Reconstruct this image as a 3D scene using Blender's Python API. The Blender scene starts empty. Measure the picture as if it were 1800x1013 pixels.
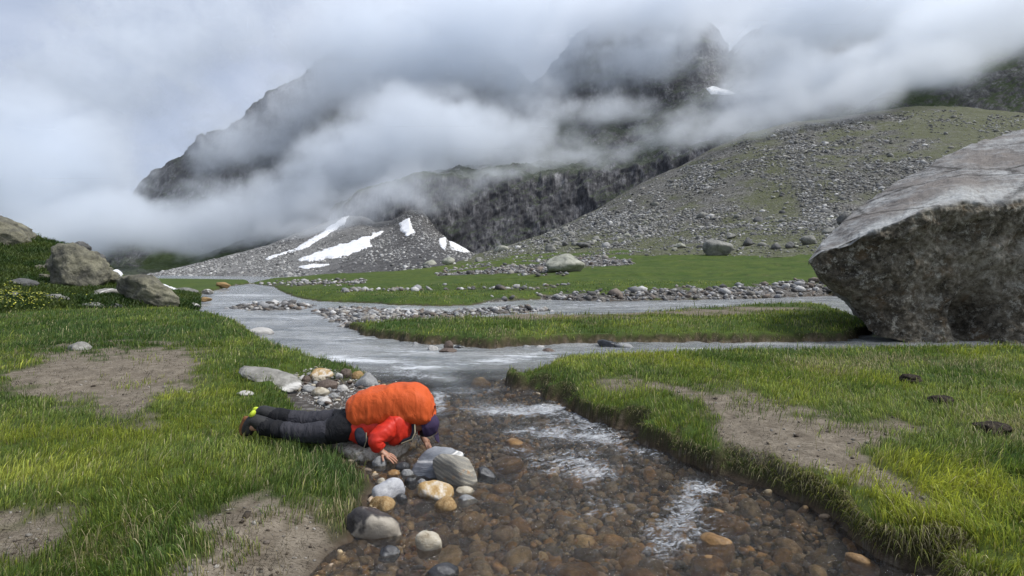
import bpy, bmesh, math, random
import numpy as np
from mathutils import Vector, Matrix
random.seed(11)
rng = np.random.default_rng(11)
scene = bpy.context.scene
COL = scene.collection
R = math.radians

# ------------------------------------------------------------------ camera
ZC = 1.62                 # eye height above the stream
HOR = 480.0               # row of the eye level in the 1800 px photograph
cam_d = bpy.data.cameras.new('camera')
cam_d.lens = 20.0; cam_d.sensor_width = 36.0
cam_d.shift_y = -26.5 / 1800.0
cam_d.clip_start = 0.05; cam_d.clip_end = 8000
cam = bpy.data.objects.new('camera', cam_d)
COL.objects.link(cam)
cam.location = (0, 0, ZC); cam.rotation_euler = (R(90), 0, 0)
scene.camera = cam

# ------------------------------------------------------------------ render, exposure
scene.render.engine = 'CYCLES'
scene.view_settings.view_transform = 'Standard'
scene.view_settings.look = 'None'
scene.view_settings.exposure = 0.88
scene.view_settings.gamma = 1.0
cy = scene.cycles
cy.use_denoising = True
cy.max_bounces = 14; cy.diffuse_bounces = 3; cy.glossy_bounces = 3; cy.transmission_bounces = 4
cy.transparent_max_bounces = 12; cy.volume_bounces = 12
cy.caustics_reflective = False; cy.caustics_refractive = False
cy.volume_step_rate = 1.0; cy.volume_max_steps = 256
cy.sample_clamp_indirect = 4.0

# ------------------------------------------------------------------ node helpers
def nd(nt, typ, ins=None, **props):
    n = nt.nodes.new(typ)
    for k, v in props.items():
        setattr(n, k, v)
    if ins:
        for k, v in ins.items():
            s = n.inputs[k]
            if isinstance(v, bpy.types.NodeSocket):
                nt.links.new(v, s)
            elif isinstance(v, bpy.types.Node):
                nt.links.new(v.outputs[0], s)
            else:
                if isinstance(v, (tuple, list)) and len(v) == 3 and s.type == 'RGBA':
                    v = (*v, 1.0)
                s.default_value = v
    return n
def M2(nt, op, a, b=0.0, c=None, clamp=False):
    n = nt.nodes.new('ShaderNodeMath'); n.operation = op; n.use_clamp = clamp
    for i, v in enumerate((a, b) if c is None else (a, b, c)):
        if isinstance(v, bpy.types.NodeSocket): nt.links.new(v, n.inputs[i])
        else: n.inputs[i].default_value = v
    return n.outputs[0]
def MIX(nt, f, a, b, blend='MIX'):
    n = nt.nodes.new('ShaderNodeMix'); n.data_type = 'RGBA'; n.blend_type = blend
    for s, v in ((n.inputs[0], f), (n.inputs[6], a), (n.inputs[7], b)):
        if isinstance(v, bpy.types.NodeSocket): nt.links.new(v, s)
        else: s.default_value = (*v, 1.0) if isinstance(v, (tuple, list)) and len(v) == 3 else v
    return n.outputs[2]
def RAMP(nt, f, stops, interp='LINEAR'):
    n = nt.nodes.new('ShaderNodeValToRGB'); cr = n.color_ramp; cr.interpolation = interp
    while len(cr.elements) < len(stops): cr.elements.new(0.5)
    for e, (p, c) in zip(cr.elements, stops):
        e.position = p
        e.color = (c, c, c, 1) if isinstance(c, (int, float)) else (*c, 1)
    nt.links.new(f, n.inputs[0])
    return n.outputs[0]
def NOISE(nt, vec, scale, detail=4.0, rough=0.55, dist=0.0, out='Fac'):
    n = nd(nt, 'ShaderNodeTexNoise', {'Vector': vec, 'Scale': scale, 'Detail': detail, 'Roughness': rough, 'Distortion': dist})
    return n.outputs[out]
def VOR(nt, vec, scale, feature='F1', out='Distance', rand=1.0):
    n = nd(nt, 'ShaderNodeTexVoronoi', {'Vector': vec, 'Scale': scale, 'Randomness': rand}, feature=feature)
    return n.outputs[out]
def SCALEV(nt, vec, s, rot=(0, 0, 0)):
    n = nd(nt, 'ShaderNodeMapping', {'Vector': vec, 'Scale': s, 'Rotation': rot})
    return n.outputs[0]
def OBJ(nt): return nd(nt, 'ShaderNodeTexCoord').outputs['Object']
def ATT(nt, name, out='Fac'): return nd(nt, 'ShaderNodeAttribute', attribute_name=name).outputs[out]
def BUMP(nt, h, strength=0.5, dist=0.05, normal=None):
    ins = {'Height': h, 'Strength': strength, 'Distance': dist}
    if normal is not None: ins['Normal'] = normal
    return nd(nt, 'ShaderNodeBump', ins).outputs[0]
def newmat(name):
    m = bpy.data.materials.new(name); m.use_nodes = True
    nt = m.node_tree; nt.nodes.clear()
    out = nt.nodes.new('ShaderNodeOutputMaterial')
    return m, nt, out
def PRIN(nt, out, col, rough=0.8, normal=None, spec=0.3, **kw):
    ins = {'Base Color': col, 'Roughness': rough, 'Specular IOR Level': spec}
    if normal is not None: ins['Normal'] = normal
    ins.update(kw)
    b = nd(nt, 'ShaderNodeBsdfPrincipled', ins)
    nt.links.new(b.outputs[0], out.inputs['Surface'])
    return b

# ------------------------------------------------------------------ sky and sun
SUN_EL, SUN_AZ = 56.0, 105.0       # sun direction: azimuth from +Y towards +X
world = bpy.data.worlds.new('World'); scene.world = world
world.use_nodes = True
nt = world.node_tree; nt.nodes.clear()
wout = nt.nodes.new('ShaderNodeOutputWorld')
sky = nd(nt, 'ShaderNodeTexSky', sky_type='NISHITA', sun_disc=False, sun_elevation=R(SUN_EL), sun_rotation=R(SUN_AZ),
         altitude=3500.0, air_density=1.0, dust_density=2.0)
gen = nd(nt, 'ShaderNodeTexCoord').outputs['Generated']
gs = SCALEV(nt, gen, (1.0, 1.0, 1.8))
n1 = NOISE(nt, gs, 2.6, 6.0, 0.52, 0.6)
n2 = NOISE(nt, gs, 0.9, 2.0, 0.5)
nn = M2(nt, 'ADD', M2(nt, 'MULTIPLY', n1, 0.55), M2(nt, 'MULTIPLY', n2, 0.45))
sepg = nd(nt, 'ShaderNodeSeparateXYZ', {'Vector': gen})
nn = M2(nt, 'ADD', nn, M2(nt, 'MULTIPLY', sepg.outputs['X'], 0.10))
cloud = RAMP(nt, nn, [(0.36, (2.95, 3.45, 4.6)), (0.45, (3.7, 4.25, 5.4)), (0.56, (5.1, 5.6, 6.7)), (0.69, (8.0, 8.4, 9.3))])
col = MIX(nt, 0.92, sky.outputs[0], cloud)
bg = nd(nt, 'ShaderNodeBackground', {'Color': col, 'Strength': 0.075})
nt.links.new(bg.outputs[0], wout.inputs['Surface'])

sun_d = bpy.data.lights.new('sun', 'SUN')
sun_d.energy = 2.0; sun_d.angle = R(12); sun_d.color = (1.0, 0.98, 0.95)
sun = bpy.data.objects.new('sun', sun_d); COL.objects.link(sun)
sd = Vector((math.sin(R(SUN_AZ)) * math.cos(R(SUN_EL)), math.cos(R(SUN_AZ)) * math.cos(R(SUN_EL)), math.sin(R(SUN_EL))))
sun.rotation_euler = sd.to_track_quat('Z', 'Y').to_euler()
sun.location = (0, 0, 60)

# ------------------------------------------------------------------ numpy noise
def _hash(ix, iy, iz, seed):
    h = (ix.astype(np.int64) * 374761393 + iy.astype(np.int64) * 668265263 + iz.astype(np.int64) * 2147483647 + seed * 1274126177) & 0xffffffff
    h = ((h ^ (h >> 13)) * 1274126177) & 0xffffffff
    h = ((h ^ (h >> 15)) * 2246822519) & 0xffffffff
    return h ^ (h >> 16)
_G = np.array([(1,1,0),(-1,1,0),(1,-1,0),(-1,-1,0),(1,0,1),(-1,0,1),(1,0,-1),(-1,0,-1),(0,1,1),(0,-1,1),(0,1,-1),(0,-1,-1)], float)
def perlin(x, y, z=None, seed=0):
    x = np.asarray(x, float); y = np.asarray(y, float)
    z = np.full(x.shape, 0.37) if z is None else np.asarray(z, float)
    ix, iy, iz = np.floor(x), np.floor(y), np.floor(z)
    fx, fy, fz = x - ix, y - iy, z - iz
    u, v, w = (f * f * f * (f * (f * 6 - 15) + 10) for f in (fx, fy, fz))
    r = 0
    for dx in (0, 1):
        for dy in (0, 1):
            for dz in (0, 1):
                g = _G[_hash(ix + dx, iy + dy, iz + dz, seed) % 12]
                d = g[..., 0] * (fx - dx) + g[..., 1] * (fy - dy) + g[..., 2] * (fz - dz)
                r = r + d * (u if dx else 1 - u) * (v if dy else 1 - v) * (w if dz else 1 - w)
    return r
def fbm(x, y, z=None, oct=4, lac=2.03, gain=0.5, seed=0, ridged=False):
    a, s, t = 1.0, 0.0, 0.0
    x = np.asarray(x, float); y = np.asarray(y, float); z = None if z is None else np.asarray(z, float)
    for o in range(oct):
        p = perlin(x, y, z, seed + o * 17)
        s = s + a * ((1 - 2 * np.abs(p)) if ridged else p); t += a
        a *= gain; x = x * lac; y = y * lac; z = None if z is None else z * lac
    return s / t
def sstep(a, b, x):
    t = np.clip((x - a) / (b - a), 0, 1); return t * t * (3 - 2 * t)
def lerp(a, b, t): return a + (b - a) * t
def sdf(px, py, poly):
    """signed distance to a closed polygon, positive inside"""
    P = np.asarray(poly, float); Q = np.roll(P, -1, 0)
    d2 = np.full(px.shape, 1e18); ins = np.zeros(px.shape, bool)
    for (ax, ay), (bx, by) in zip(P, Q):
        ex, ey = bx - ax, by - ay; wx, wy = px - ax, py - ay
        t = np.clip((wx * ex + wy * ey) / (ex * ex + ey * ey + 1e-12), 0, 1)
        d2 = np.minimum(d2, (wx - ex * t) ** 2 + (wy - ey * t) ** 2)
        if ay != by:
            c = ((ay > py) != (by > py)) & (px < (bx - ax) * (py - ay) / (by - ay) + ax)
            ins ^= c
    d = np.sqrt(d2)
    return np.where(ins, d, -d)

# ------------------------------------------------------------------ places: the photo's rows and columns turned into metres
WS = 0.004
def wlev(Y): return WS * np.maximum(0.0, np.asarray(Y, float) - 12.0)
def GY(py, z0=0.0):
    v = (py - HOR) / 1000.0
    Y = (ZC - z0) / v if v > 0 else 1e9
    if Y > 12: Y = (ZC - z0 + 12 * WS) / (v + WS)
    return Y
def GP(px, py, z0=0.0):
    Y = GY(py, z0); return ((px - 900) / 1000.0 * Y, Y)
def W(px, py, Y): return Vector(((px - 900) / 1000.0 * Y, Y, ZC + Y * (HOR - py) / 1000.0))

# ------------------------------------------------------------------ mesh helpers
def mesh_np(name, V, F, smooth=True, attrs=None):
    V = np.asarray(V, np.float32); m = bpy.data.meshes.new(name)
    if isinstance(F, np.ndarray): F = [F]
    F = [f for f in F if len(f)]
    loops = np.concatenate([f.ravel() for f in F]).astype(np.int32)
    tot = np.concatenate([np.full(len(f), f.shape[1], np.int32) for f in F])
    start = np.concatenate(([0], np.cumsum(tot)[:-1])).astype(np.int32)
    m.vertices.add(len(V)); m.vertices.foreach_set('co', V.ravel())
    m.loops.add(len(loops)); m.loops.foreach_set('vertex_index', loops)
    m.polygons.add(len(tot)); m.polygons.foreach_set('loop_start', start)
    try: m.polygons.foreach_set('loop_total', tot)
    except Exception: pass
    if smooth: m.polygons.foreach_set('use_smooth', np.ones(len(tot), bool))
    for k, a in (attrs or {}).items():
        a = np.asarray(a, np.float32)
        if a.ndim == 1:
            at = m.attributes.new(k, 'FLOAT', 'POINT'); at.data.foreach_set('value', a)
        else:
            at = m.attributes.new(k, 'FLOAT_COLOR', 'POINT')
            at.data.foreach_set('color', np.concatenate([a, np.ones((len(a), 1), np.float32)], 1).ravel())
    m.update(calc_edges=True)
    return m
def link(name, me, mat=None, parent=None, kind=None, label=None, cat=None, group=None):
    o = bpy.data.objects.new(name, me); COL.objects.link(o)
    if mat is not None and me is not None and len(me.materials) == 0: me.materials.append(mat)
    if parent is not None: o.parent = parent
    if kind: o['kind'] = kind
    if label: o['label'] = label
    if cat: o['category'] = cat
    if group: o['group'] = group
    return o
def gridfaces(nr, nc, wrap=False):
    i = np.arange(nr - 1)[:, None]; j = np.arange(nc if wrap else nc - 1)[None, :]
    j2 = (j + 1) % nc
    a = i * nc + j; b = i * nc + j2; c = (i + 1) * nc + j2; d = (i + 1) * nc + j
    return np.stack([a, b, c, d], -1).reshape(-1, 4)
def normals_grid(P):
    du = np.gradient(P, axis=1); dv = np.gradient(P, axis=0)
    n = np.cross(du, dv); return n / (np.linalg.norm(n, axis=-1, keepdims=True) + 1e-9)

# ------------------------------------------------------------------ the ground: one sheet from the photographer's feet to the foot of the slopes
NC, NR = 700, 760
UG = np.linspace(-1.35, 1.35, NC); LY0, LY1 = math.log(1.3), math.log(190.0)
YG = np.exp(np.linspace(LY0, LY1, NR))
U, YY = np.meshgrid(UG, YG); X = U * YY; PX = 900 + 1000 * U
def wp(pts): return [GP(*p) for p in pts]
LEFT = wp([(500, 1300, .03), (540, 1100, .03), (556, 1013, .03), (585, 975, .03), (622, 945, .05), (650, 890, .08), (658, 862, .08), (670, 838, .1), (645, 822, .05), (616, 808, .03), (606, 788, 0),
           (630, 772, 0), (690, 765, 0), (740, 745, 0), (735, 712, 0), (700, 690, 0), (650, 668, 0), (600, 655, 0), (556, 648, 0), (547, 640, .1), (540, 627, .15),
           (505, 613, .2), (472, 600, .2), (452, 586, .2), (425, 569, .2), (392, 556, .2), (345, 548, .2), (325, 545, .15), (312, 534, .1), (345, 518, .1),
           (385, 508, .1), (405, 502, .1), (440, 498.5, .1)]) + [(-42, 90), (-200, 190), (-400, 190), (-400, 0.5), (-2.5, .5)]
RIGHT = wp([(893, 662, 0), (897, 680, 0), (925, 697, 0), (965, 712, 0), (1005, 727, 0), (1050, 745, 0), (1090, 765, 0), (1125, 785, 0), (1165, 802, 0),
            (1215, 822, 0), (1260, 842, 0), (1330, 874, 0), (1400, 905, 0), (1460, 932, 0), (1530, 968, 0), (1580, 993, 0), (1640, 1020, 0), (1720, 1070, 0), (1900, 1250, 0)]) + \
        [(8, 1.0), (30, 1.0), (30, 9.6)] + wp([(1800, 603, .3), (1500, 606, .3), (1350, 608, .3), (1240, 611, .3), (1100, 614, .3), (1000, 619, .3), (960, 627, .3), (915, 642, .3)])
ISLE = wp([(614, 578, 0), (640, 592, 0), (690, 600, 0), (750, 607, 0), (860, 614, 0), (950, 610, 0), (1000, 606, 0), (1100, 604, 0), (1250, 604, 0), (1400, 604, 0), (1480, 603, 0),
           (1515, 592, .0), (1528, 575, .2), (1512, 552, .3), (1450, 532, .3), (1350, 532, .3), (1230, 539, .3), (1100, 547, .3), (1000, 550, .3),
           (900, 550, .3), (800, 556, .3), (700, 561, .3), (640, 569, .2)])
BAR1 = wp([(555, 549, 0), (620, 544, 0), (700, 551, .0), (760, 553, .0), (830, 549, .0), (900, 545, .0), (980, 548, 0), (800, 560, 0), (690, 570, 0), (640, 577, 0), (600, 580, 0), (582, 567, 0), (560, 556, 0)])
BAR2 = wp([(395, 544, 0), (440, 538, 0), (490, 536, 0), (560, 540, 0), (530, 546, 0), (440, 548, 0)])
FAR = wp([(440, 498.6, .05), (482, 503, .1), (492, 510, .1), (520, 521, .1), (560, 531, 0), (640, 534, 0), (700, 538, 0), (790, 540, 0), (832, 538, 0), (860, 532, 0), (960, 528, 0),
          (1060, 531, 0), (1200, 529, 0), (1330, 526, 0), (1460, 521, 0), (1560, 531, 0), (2500, 541, 0)]) + [(400, 60), (400, 190), (-60, 190), (-43, 100)]
jit = 0.10 * fbm(X / .45, YY / .45, oct=4, seed=3) * np.clip(YY / 6, .6, 4)
sdL, sdR, sdI, sdB1, sdB2, sdF = (sdf(X, YY, p) + jit for p in (LEFT, RIGHT, ISLE, BAR1, BAR2, FAR))
wl = wlev(YY)
SDL = np.maximum.reduce([sdL, sdR, sdI, sdF])
bed = -np.clip(0.05 + 0.30 * np.maximum(0, -np.maximum(SDL, np.maximum(sdB1, sdB2))), 0, 0.22 + 0.25 * sstep(6, 9, YY)) + .03 * fbm(X / .3, YY / .3, oct=3, seed=9)
lumps = .05 * fbm(X / .8, YY / .8, oct=4, seed=5) + .12 * fbm(X / 4, YY / 4, oct=3, seed=6)
topL = .05 + .13 * sstep(0.0, .8, sdL) + .10 * sstep(.6, 3.5, sdL) * sstep(6, 11, YY) + lumps * sstep(.1, .8, sdL)
topL = lerp(topL, np.maximum(topL, .06 + .22 * sstep(-.05, .25, sdL)), sstep(6.5, 9, YY))
hL = lerp(bed, topL, sstep(-.12, .12, sdL))
sdR2 = sdR + .12 * fbm(X / .30, YY / .30, oct=3, seed=14) + .25 * fbm(X / 1.1, YY / 1.1, oct=2, seed=15)
wR = .04 + .30 * sstep(-.05, .30, fbm(X / .7, YY / .7, oct=3, seed=16))
hR = lerp(bed, .19 + .06 * sstep(0, .30, sdR2) + .05 * sstep(.2, .8, sdR) + .9 * lumps * sstep(0, .8, sdR), sstep(-.04, wR, sdR2))
hI = lerp(bed, .22 + .10 * sstep(0, 1, sdI) + lumps * sstep(0, .8, sdI), sstep(-.06, .08, sdI))
hB = lerp(bed, .03 + .09 * sstep(0, .8, np.maximum(sdB1, sdB2)), sstep(-.3, .3, np.maximum(sdB1, sdB2)))
def pl(px, pts):
    p = np.asarray(pts, float); return [np.interp(px, p[:, 0], p[:, k]) for k in range(1, p.shape[1])]
B_PY, B_Y = pl(PX, [(-600, 500, 170), (200, 491, 170), (450, 489, 150), (700, 478, 120), (830, 464, 105), (900, 458, 92), (1000, 454, 80), (1200, 450, 72), (1440, 446, 66), (1800, 436, 60), (2300, 425, 56)])
Y0F = np.interp(PX, [440, 500, 560, 700, 830, 1000, 1460, 2300], [60, 42, 32, 28, 28, 30, 33, 26])
tt = np.clip((YY - Y0F) / (B_Y - Y0F), 0, 1.3)
ZB = ZC + B_Y * (HOR - B_PY) / 1000
topF = .12 + .22 * sstep(0, 1.2, sdF) + np.maximum(0, (ZB - wlev(B_Y) - .3)) * tt ** 1.25 + 1.6 * lumps * sstep(0, 2, sdF)
topF = topF + .12 * sstep(-.15, .15, perlin(X / 14, YY / 4.5, seed=44)) * sstep(1, 4, sdF)
hF = lerp(bed, topF, sstep(-.12, .15, sdF))
H = np.maximum.reduce([hL, hR, hI, hB, hF])
# beach of the left bank, low and stony
H = H + wl
PYG = HOR - 1000 * (H - ZC) / YY
BEACH = [(505, 668), (530, 652), (560, 644), (650, 660), (720, 690), (760, 720), (750, 780), (700, 780), (640, 735), (600, 722), (560, 718), (525, 700)]
sb = sdf(PX, PYG, BEACH) * YY / 1000
H = np.where(sb > -.25, lerp(H, np.minimum(H, .035 + .02 * fbm(X / .2, YY / .2, oct=2, seed=8)), sstep(-.25, .02, sb) * (sdL > 0)), H)
PYG = HOR - 1000 * (H - ZC) / YY
def immask(poly, soft=10.0, amp=14.0, sc=.35, seed=21, k=3.0):
    s = sdf(PX, PYG, poly) + k * amp * fbm(X / sc, YY / sc, oct=4, seed=seed)
    return sstep(-soft, soft, s)
land = sstep(-.02, .06, H - wl)
MUDS = [[(10, 650), (110, 615), (250, 605), (370, 610), (345, 640), (350, 665), (330, 692), (275, 700), (280, 735), (235, 748), (160, 715), (60, 703), (0, 695)],
        [(400, 885), (470, 868), (545, 878), (575, 920), (590, 960), (640, 1060), (500, 1060), (270, 1040), (300, 1000), (360, 965), (335, 935), (345, 905)],
        [(-30, 905), (70, 890), (140, 912), (110, 960), (40, 985), (-30, 990)],
        [(1060, 664), (1150, 668), (1300, 690), (1450, 725), (1560, 742), (1690, 752), (1570, 768), (1515, 790), (1545, 815), (1625, 850), (1640, 900), (1560, 880), (1480, 845), (1400, 820), (1300, 800), (1235, 775), (1265, 735), (1230, 708), (1130, 688), (1040, 676)],
        [(780, 553), (900, 549), (1000, 551), (1180, 546), (1330, 538), (1440, 540), (1330, 549), (1150, 556), (1000, 560), (850, 563)]]
MUDA = [(24, 20), (26, 24), (30, 24), (15, 14), (6, 6)]
mud = np.zeros_like(H)
for p, (so, am) in zip(MUDS, MUDA): mud = np.maximum(mud, immask(p, so, am, .35 if p is not MUDS[4] else 1.5))
grav = np.maximum.reduce([sstep(-.25, .1, np.maximum(sdB1, sdB2)) * sstep(.1, -.3, np.maximum(sdI, sdF)), sstep(-.12, .02, sb) * (sdL > -.2),
    immask([(850, 534), (950, 521), (1060, 516), (1200, 508), (1330, 503), (1445, 498), (1475, 521), (1330, 526), (1200, 529), (1060, 532)], 3, 5, 1.5),
    immask([(770, 483), (850, 471), (950, 459), (1060, 450), (1110, 460), (1060, 470), (960, 478), (850, 485)], 3, 8, 5),
    .35 * immask([(600, 511), (700, 507), (850, 507), (1000, 502), (1000, 506), (850, 511), (700, 512)], 2, 4, 3),
    .5 * immask([(400, 503), (520, 497), (640, 492), (640, 497), (520, 502), (500, 504)], 2, 3, 4)])
gy, gx = np.gradient(H)
slope = np.hypot(gx / (np.gradient(UG)[None, :] * YY), gy / np.gradient(YG)[:, None])
steep = sstep(.6, 1.4, slope) * sstep(-.4, .05, H - wl) * (YY < 45)
grass = land * (1 - mud) * (1 - grav) * (1 - .7 * steep) * sstep(.03, .09, H - wl)
lowbank = sstep(.12, .03, H - wl) * (sdL < .6) * (YY < 6)
# tint: 0 deep green, 1 yellow-green
def blob(px, py, rx, ry): return np.exp(-(((PX - px) / rx) ** 2 + ((PYG - py) / ry) ** 2))
tint = .45 + .9 * fbm(X / 1.4, YY / 1.4, oct=3, seed=31)
for b in ((330, 700, 130, 60, .35), (100, 780, 200, 60, .3), (1050, 640, 150, 30, .3), (1650, 860, 150, 110, .35), (400, 900, 120, 60, .2), (150, 600, 220, 50, -.45), (560, 800, 90, 70, -.2),
          (620, 860, 60, 70, -.25), (420, 660, 70, 40, -.15), (1200, 730, 120, 40, -.15), (1700, 690, 150, 40, -.1), (760, 470, 150, 12, .45), (900, 448, 70, 12, .4)):
    tint = tint + b[4] * blob(*b[:4])
dry = sstep(.1, .45, fbm(X / 1.1, YY / 1.1, oct=3, seed=37) + .5 * blob(1550, 640, 130, 22) + .4 * blob(1760, 650, 60, 30) + .45 * blob(1000, 555, 250, 10) + .35 * blob(640, 870, 50, 60) - .1)
V = np.stack([X, YY, H], -1)
ground_me = mesh_np('ground', V.reshape(-1, 3), gridfaces(NR, NC), attrs={
    'grass': grass.ravel(), 'mud': mud.ravel(), 'grav': grav.ravel(), 'land': land.ravel(), 'steep': steep.ravel(), 'tint': np.clip(tint, 0, 1).ravel(),
    'low': sstep(.10, .0, H - wl).ravel(), 'dry': dry.ravel()})
def gidx(x, y):
    u = np.clip((np.asarray(x) / y - UG[0]) / (UG[1] - UG[0]), 0, NC - 1.001)
    r = np.clip((np.log(y) - LY0) / (LY1 - LY0) * (NR - 1), 0, NR - 1.001)
    return r, u
def gsample(A, x, y):
    r, u = gidx(x, y); i = r.astype(int); j = u.astype(int); a = r - i; b = u - j
    return (A[i, j] * (1 - a) * (1 - b) + A[i + 1, j] * a * (1 - b) + A[i, j + 1] * (1 - a) * b + A[i + 1, j + 1] * a * b)
def gz(x, y): return float(gsample(H, np.array([x]), np.array([y]))[0])
def pick(px, py):
    """the ground point seen at a pixel of the photo"""
    j = int(np.clip(round(((px - 900) / 1000 - UG[0]) / (UG[1] - UG[0])), 0, NC - 1))
    c = PYG[:, j]; run = np.minimum.accumulate(c)
    k = int(np.argmax(run <= py)) if (run <= py).any() else NR - 1
    k = max(k, 1); c0, c1 = c[k - 1], c[k]
    t = 0 if c0 == c1 else min(1, max(0, (c0 - py) / (c0 - c1)))
    y = YG[k - 1] + t * (YG[k] - YG[k - 1]); x = (px - 900) / 1000 * y
    return Vector((x, y, gz(x, y)))

m, nt, out = newmat('ground')
oc = OBJ(nt)
nf = NOISE(nt, oc, 60, 5, .65); nm = NOISE(nt, oc, 7, 6, .6); nl = NOISE(nt, oc, .6, 4, .6); nb = NOISE(nt, oc, 2.2, 5, .6)
gcol = MIX(nt, ATT(nt, 'tint'), (.034, .075, .012), (.105, .140, .024))
gcol = MIX(nt, RAMP(nt, nm, [(.4, 0.0), (.62, .7)]), gcol, (.055, .068, .022))
gcol = MIX(nt, M2(nt, 'MULTIPLY', ATT(nt, 'dry'), RAMP(nt, nb, [(.4, 0.0), (.65, .8)])), gcol, (.13, .105, .055))
gcol = MIX(nt, RAMP(nt, nb, [(.36, .45), (.5, 0.0)]), gcol, (.016, .026, .006))
soil = MIX(nt, nf, (.030, .022, .014), (.075, .056, .038))
mudc = MIX(nt, RAMP(nt, nm, [(.3, 0.0), (.7, 1.0)]), (.125, .102, .075), (.270, .230, .175))
mudc = MIX(nt, RAMP(nt, NOISE(nt, SCALEV(nt, oc, (30, 90, 30)), 1.0, 4, .7, 1.0), [(.36, .9), (.50, 0.0)]), mudc, (.04, .03, .02))
vg = nd(nt, 'ShaderNodeTexVoronoi', {'Vector': oc, 'Scale': 9.0})
peb = MIX(nt, .55, RAMP(nt, nd(nt, 'ShaderNodeSeparateColor', {'Color': vg.outputs['Color']}).outputs[0], [(0, (.10, .095, .09)), (.5, (.22, .21, .20)), (1, (.42, .41, .39))]), (.13, .12, .105))
peb = MIX(nt, RAMP(nt, vg.outputs['Distance'], [(.35, 0.0), (.6, .8)]), peb, (.05, .045, .04))
vb = nd(nt, 'ShaderNodeTexVoronoi', {'Vector': SCALEV(nt, oc, (1, .8, 1)), 'Scale': 14.0})
vbr = nd(nt, 'ShaderNodeSeparateColor', {'Color': vb.outputs['Color']}).outputs[1]
bedc = RAMP(nt, vbr, [(0, (.14, .115, .085)), (.3, (.26, .19, .12)), (.55, (.34, .23, .135)), (.8, (.33, .285, .23)), (1, (.50, .42, .32))])
bedc = MIX(nt, RAMP(nt, vb.outputs['Distance'], [(.4, 0.0), (.7, .85)]), bedc, (.05, .035, .022))
bedc = MIX(nt, .35, bedc, (.11, .075, .045))
c = MIX(nt, ATT(nt, 'land'), bedc, soil)
c = MIX(nt, ATT(nt, 'grav'), c, peb)
c = MIX(nt, M2(nt, 'MULTIPLY', ATT(nt, 'mud'), ATT(nt, 'land')), c, mudc)
c = MIX(nt, ATT(nt, 'grass'), c, gcol)
c = MIX(nt, M2(nt, 'MULTIPLY', ATT(nt, 'low'), .6), c, (.045, .032, .022))
hb = M2(nt, 'ADD', M2(nt, 'MULTIPLY', nf, .3), nm)
PRIN(nt, out, c, M2(nt, 'SUBTRACT', .95, M2(nt, 'MULTIPLY', ATT(nt, 'low'), .35)), BUMP(nt, hb, .7, .05), .15)
ground = link('ground', ground_me, m, kind='structure')
# a broad floor far below everything so the land never ends in a void
fl = mesh_np('terrain', [(-3000, -400, -6), (3000, -400, -6), (3000, 4000, -6), (-3000, 4000, -6)], np.array([[0, 1, 2, 3]]))
m, nt, out = newmat('terrain'); PRIN(nt, out, MIX(nt, NOISE(nt, OBJ(nt), .02, 5), (.05, .07, .025), (.12, .11, .09)), .95)
link('terrain', fl, m, kind='structure')
# ------------------------------------------------------------------ slopes and mountains, lofted between rails
def loft(px, rails, subs, wob=None):
    """rails: list of (py(px), Y(px)) arrays; subs: rows between successive rails; returns P[rows, cols, 3]"""
    pts = []
    for py, Y in rails:
        pts.append(np.stack([(px - 900) / 1000 * Y, Y, ZC + Y * (HOR - py) / 1000], -1))
    rows = []
    for k in range(len(pts) - 1):
        n = subs[k]
        for i in range(n): rows.append(lerp(pts[k], pts[k + 1], i / n))
    rows.append(pts[-1])
    return np.stack(rows)
def rail(px, pts): return tuple(pl(px, pts))
def py_of(P): return HOR - 1000 * (P[..., 2] - ZC) / P[..., 1]
def px_of(P): return 900 + 1000 * P[..., 0] / P[..., 1]

# --- the big scree slope on the right
px = np.linspace(700, 2350, 520)
rb = rail(px, [(700, 480, 118), (830, 466, 103), (900, 459, 90), (1000, 456, 77), (1200, 453, 68), (1440, 449, 61), (1800, 440, 54), (2350, 430, 50)])
r1 = rail(px, [(700, 471, 150), (830, 458, 140), (900, 446, 140), (1000, 430, 135), (1200, 405, 125), (1440, 375, 115), (1800, 345, 105), (2350, 330, 100)])
rc = rail(px, [(700, 472, 190), (790, 460, 210), (830, 448, 220), (880, 436, 225), (940, 416, 228), (985, 398, 230), (1050, 368, 230), (1130, 321, 230), (1200, 290, 230), (1250, 264, 230), (1310, 236, 230), (1400, 214, 230),
               (1500, 202, 225), (1600, 189, 220), (1700, 189, 215), (1800, 198, 210), (2000, 190, 205), (2350, 170, 200)])
rd = (rc[0] + 16, rc[1] + 60)
P = loft(px, [rb, r1, rc, rd], [150, 230, 12])
t = np.linspace(0, 1, P.shape[0])[:, None]
x, y, z = P[..., 0], P[..., 1], P[..., 2]
nse = 1.3 * fbm(x / 28, y / 28, z / 28, 5, seed=51) + .5 * fbm(x / 5, y / 5, z / 5, 4, seed=52)
P[..., 2] += nse * sstep(0, .12, t) + .5 * fbm(x / 9, y / 9, oct=4, seed=53) * (1 - sstep(0.9, 1, t)) - .3 * sstep(.06, 0, t)
SLOPE = P
spx, spy = px_of(P), py_of(P)
nv = fbm(x / 9, y / 14, z / 9, 5, seed=54)
veg = np.clip(.27 + .50 * sstep(380, 455, spy) + .55 * sstep(1480, 1750, spx) * sstep(300, 230, spy) + .22 * np.exp(-((spx - 1380) / 120) ** 2) + .12, 0, 1)
veg = sstep(.34, .72, veg + .75 * nv + .28 * fbm(x / 2.2, y / 2.2, z / 2.2, 3, seed=55))
veg *= 1 - .8 * np.exp(-((spx - 1395 - .35 * (spy - 260)) / 26) ** 2) * sstep(420, 380, spy)
veg = np.maximum(veg, sstep(.04, .0, np.broadcast_to(t, veg.shape)))
slope_me = mesh_np('scree_slope', P.reshape(-1, 3), gridfaces(*P.shape[:2]), attrs={'veg': veg.ravel()})
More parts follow.
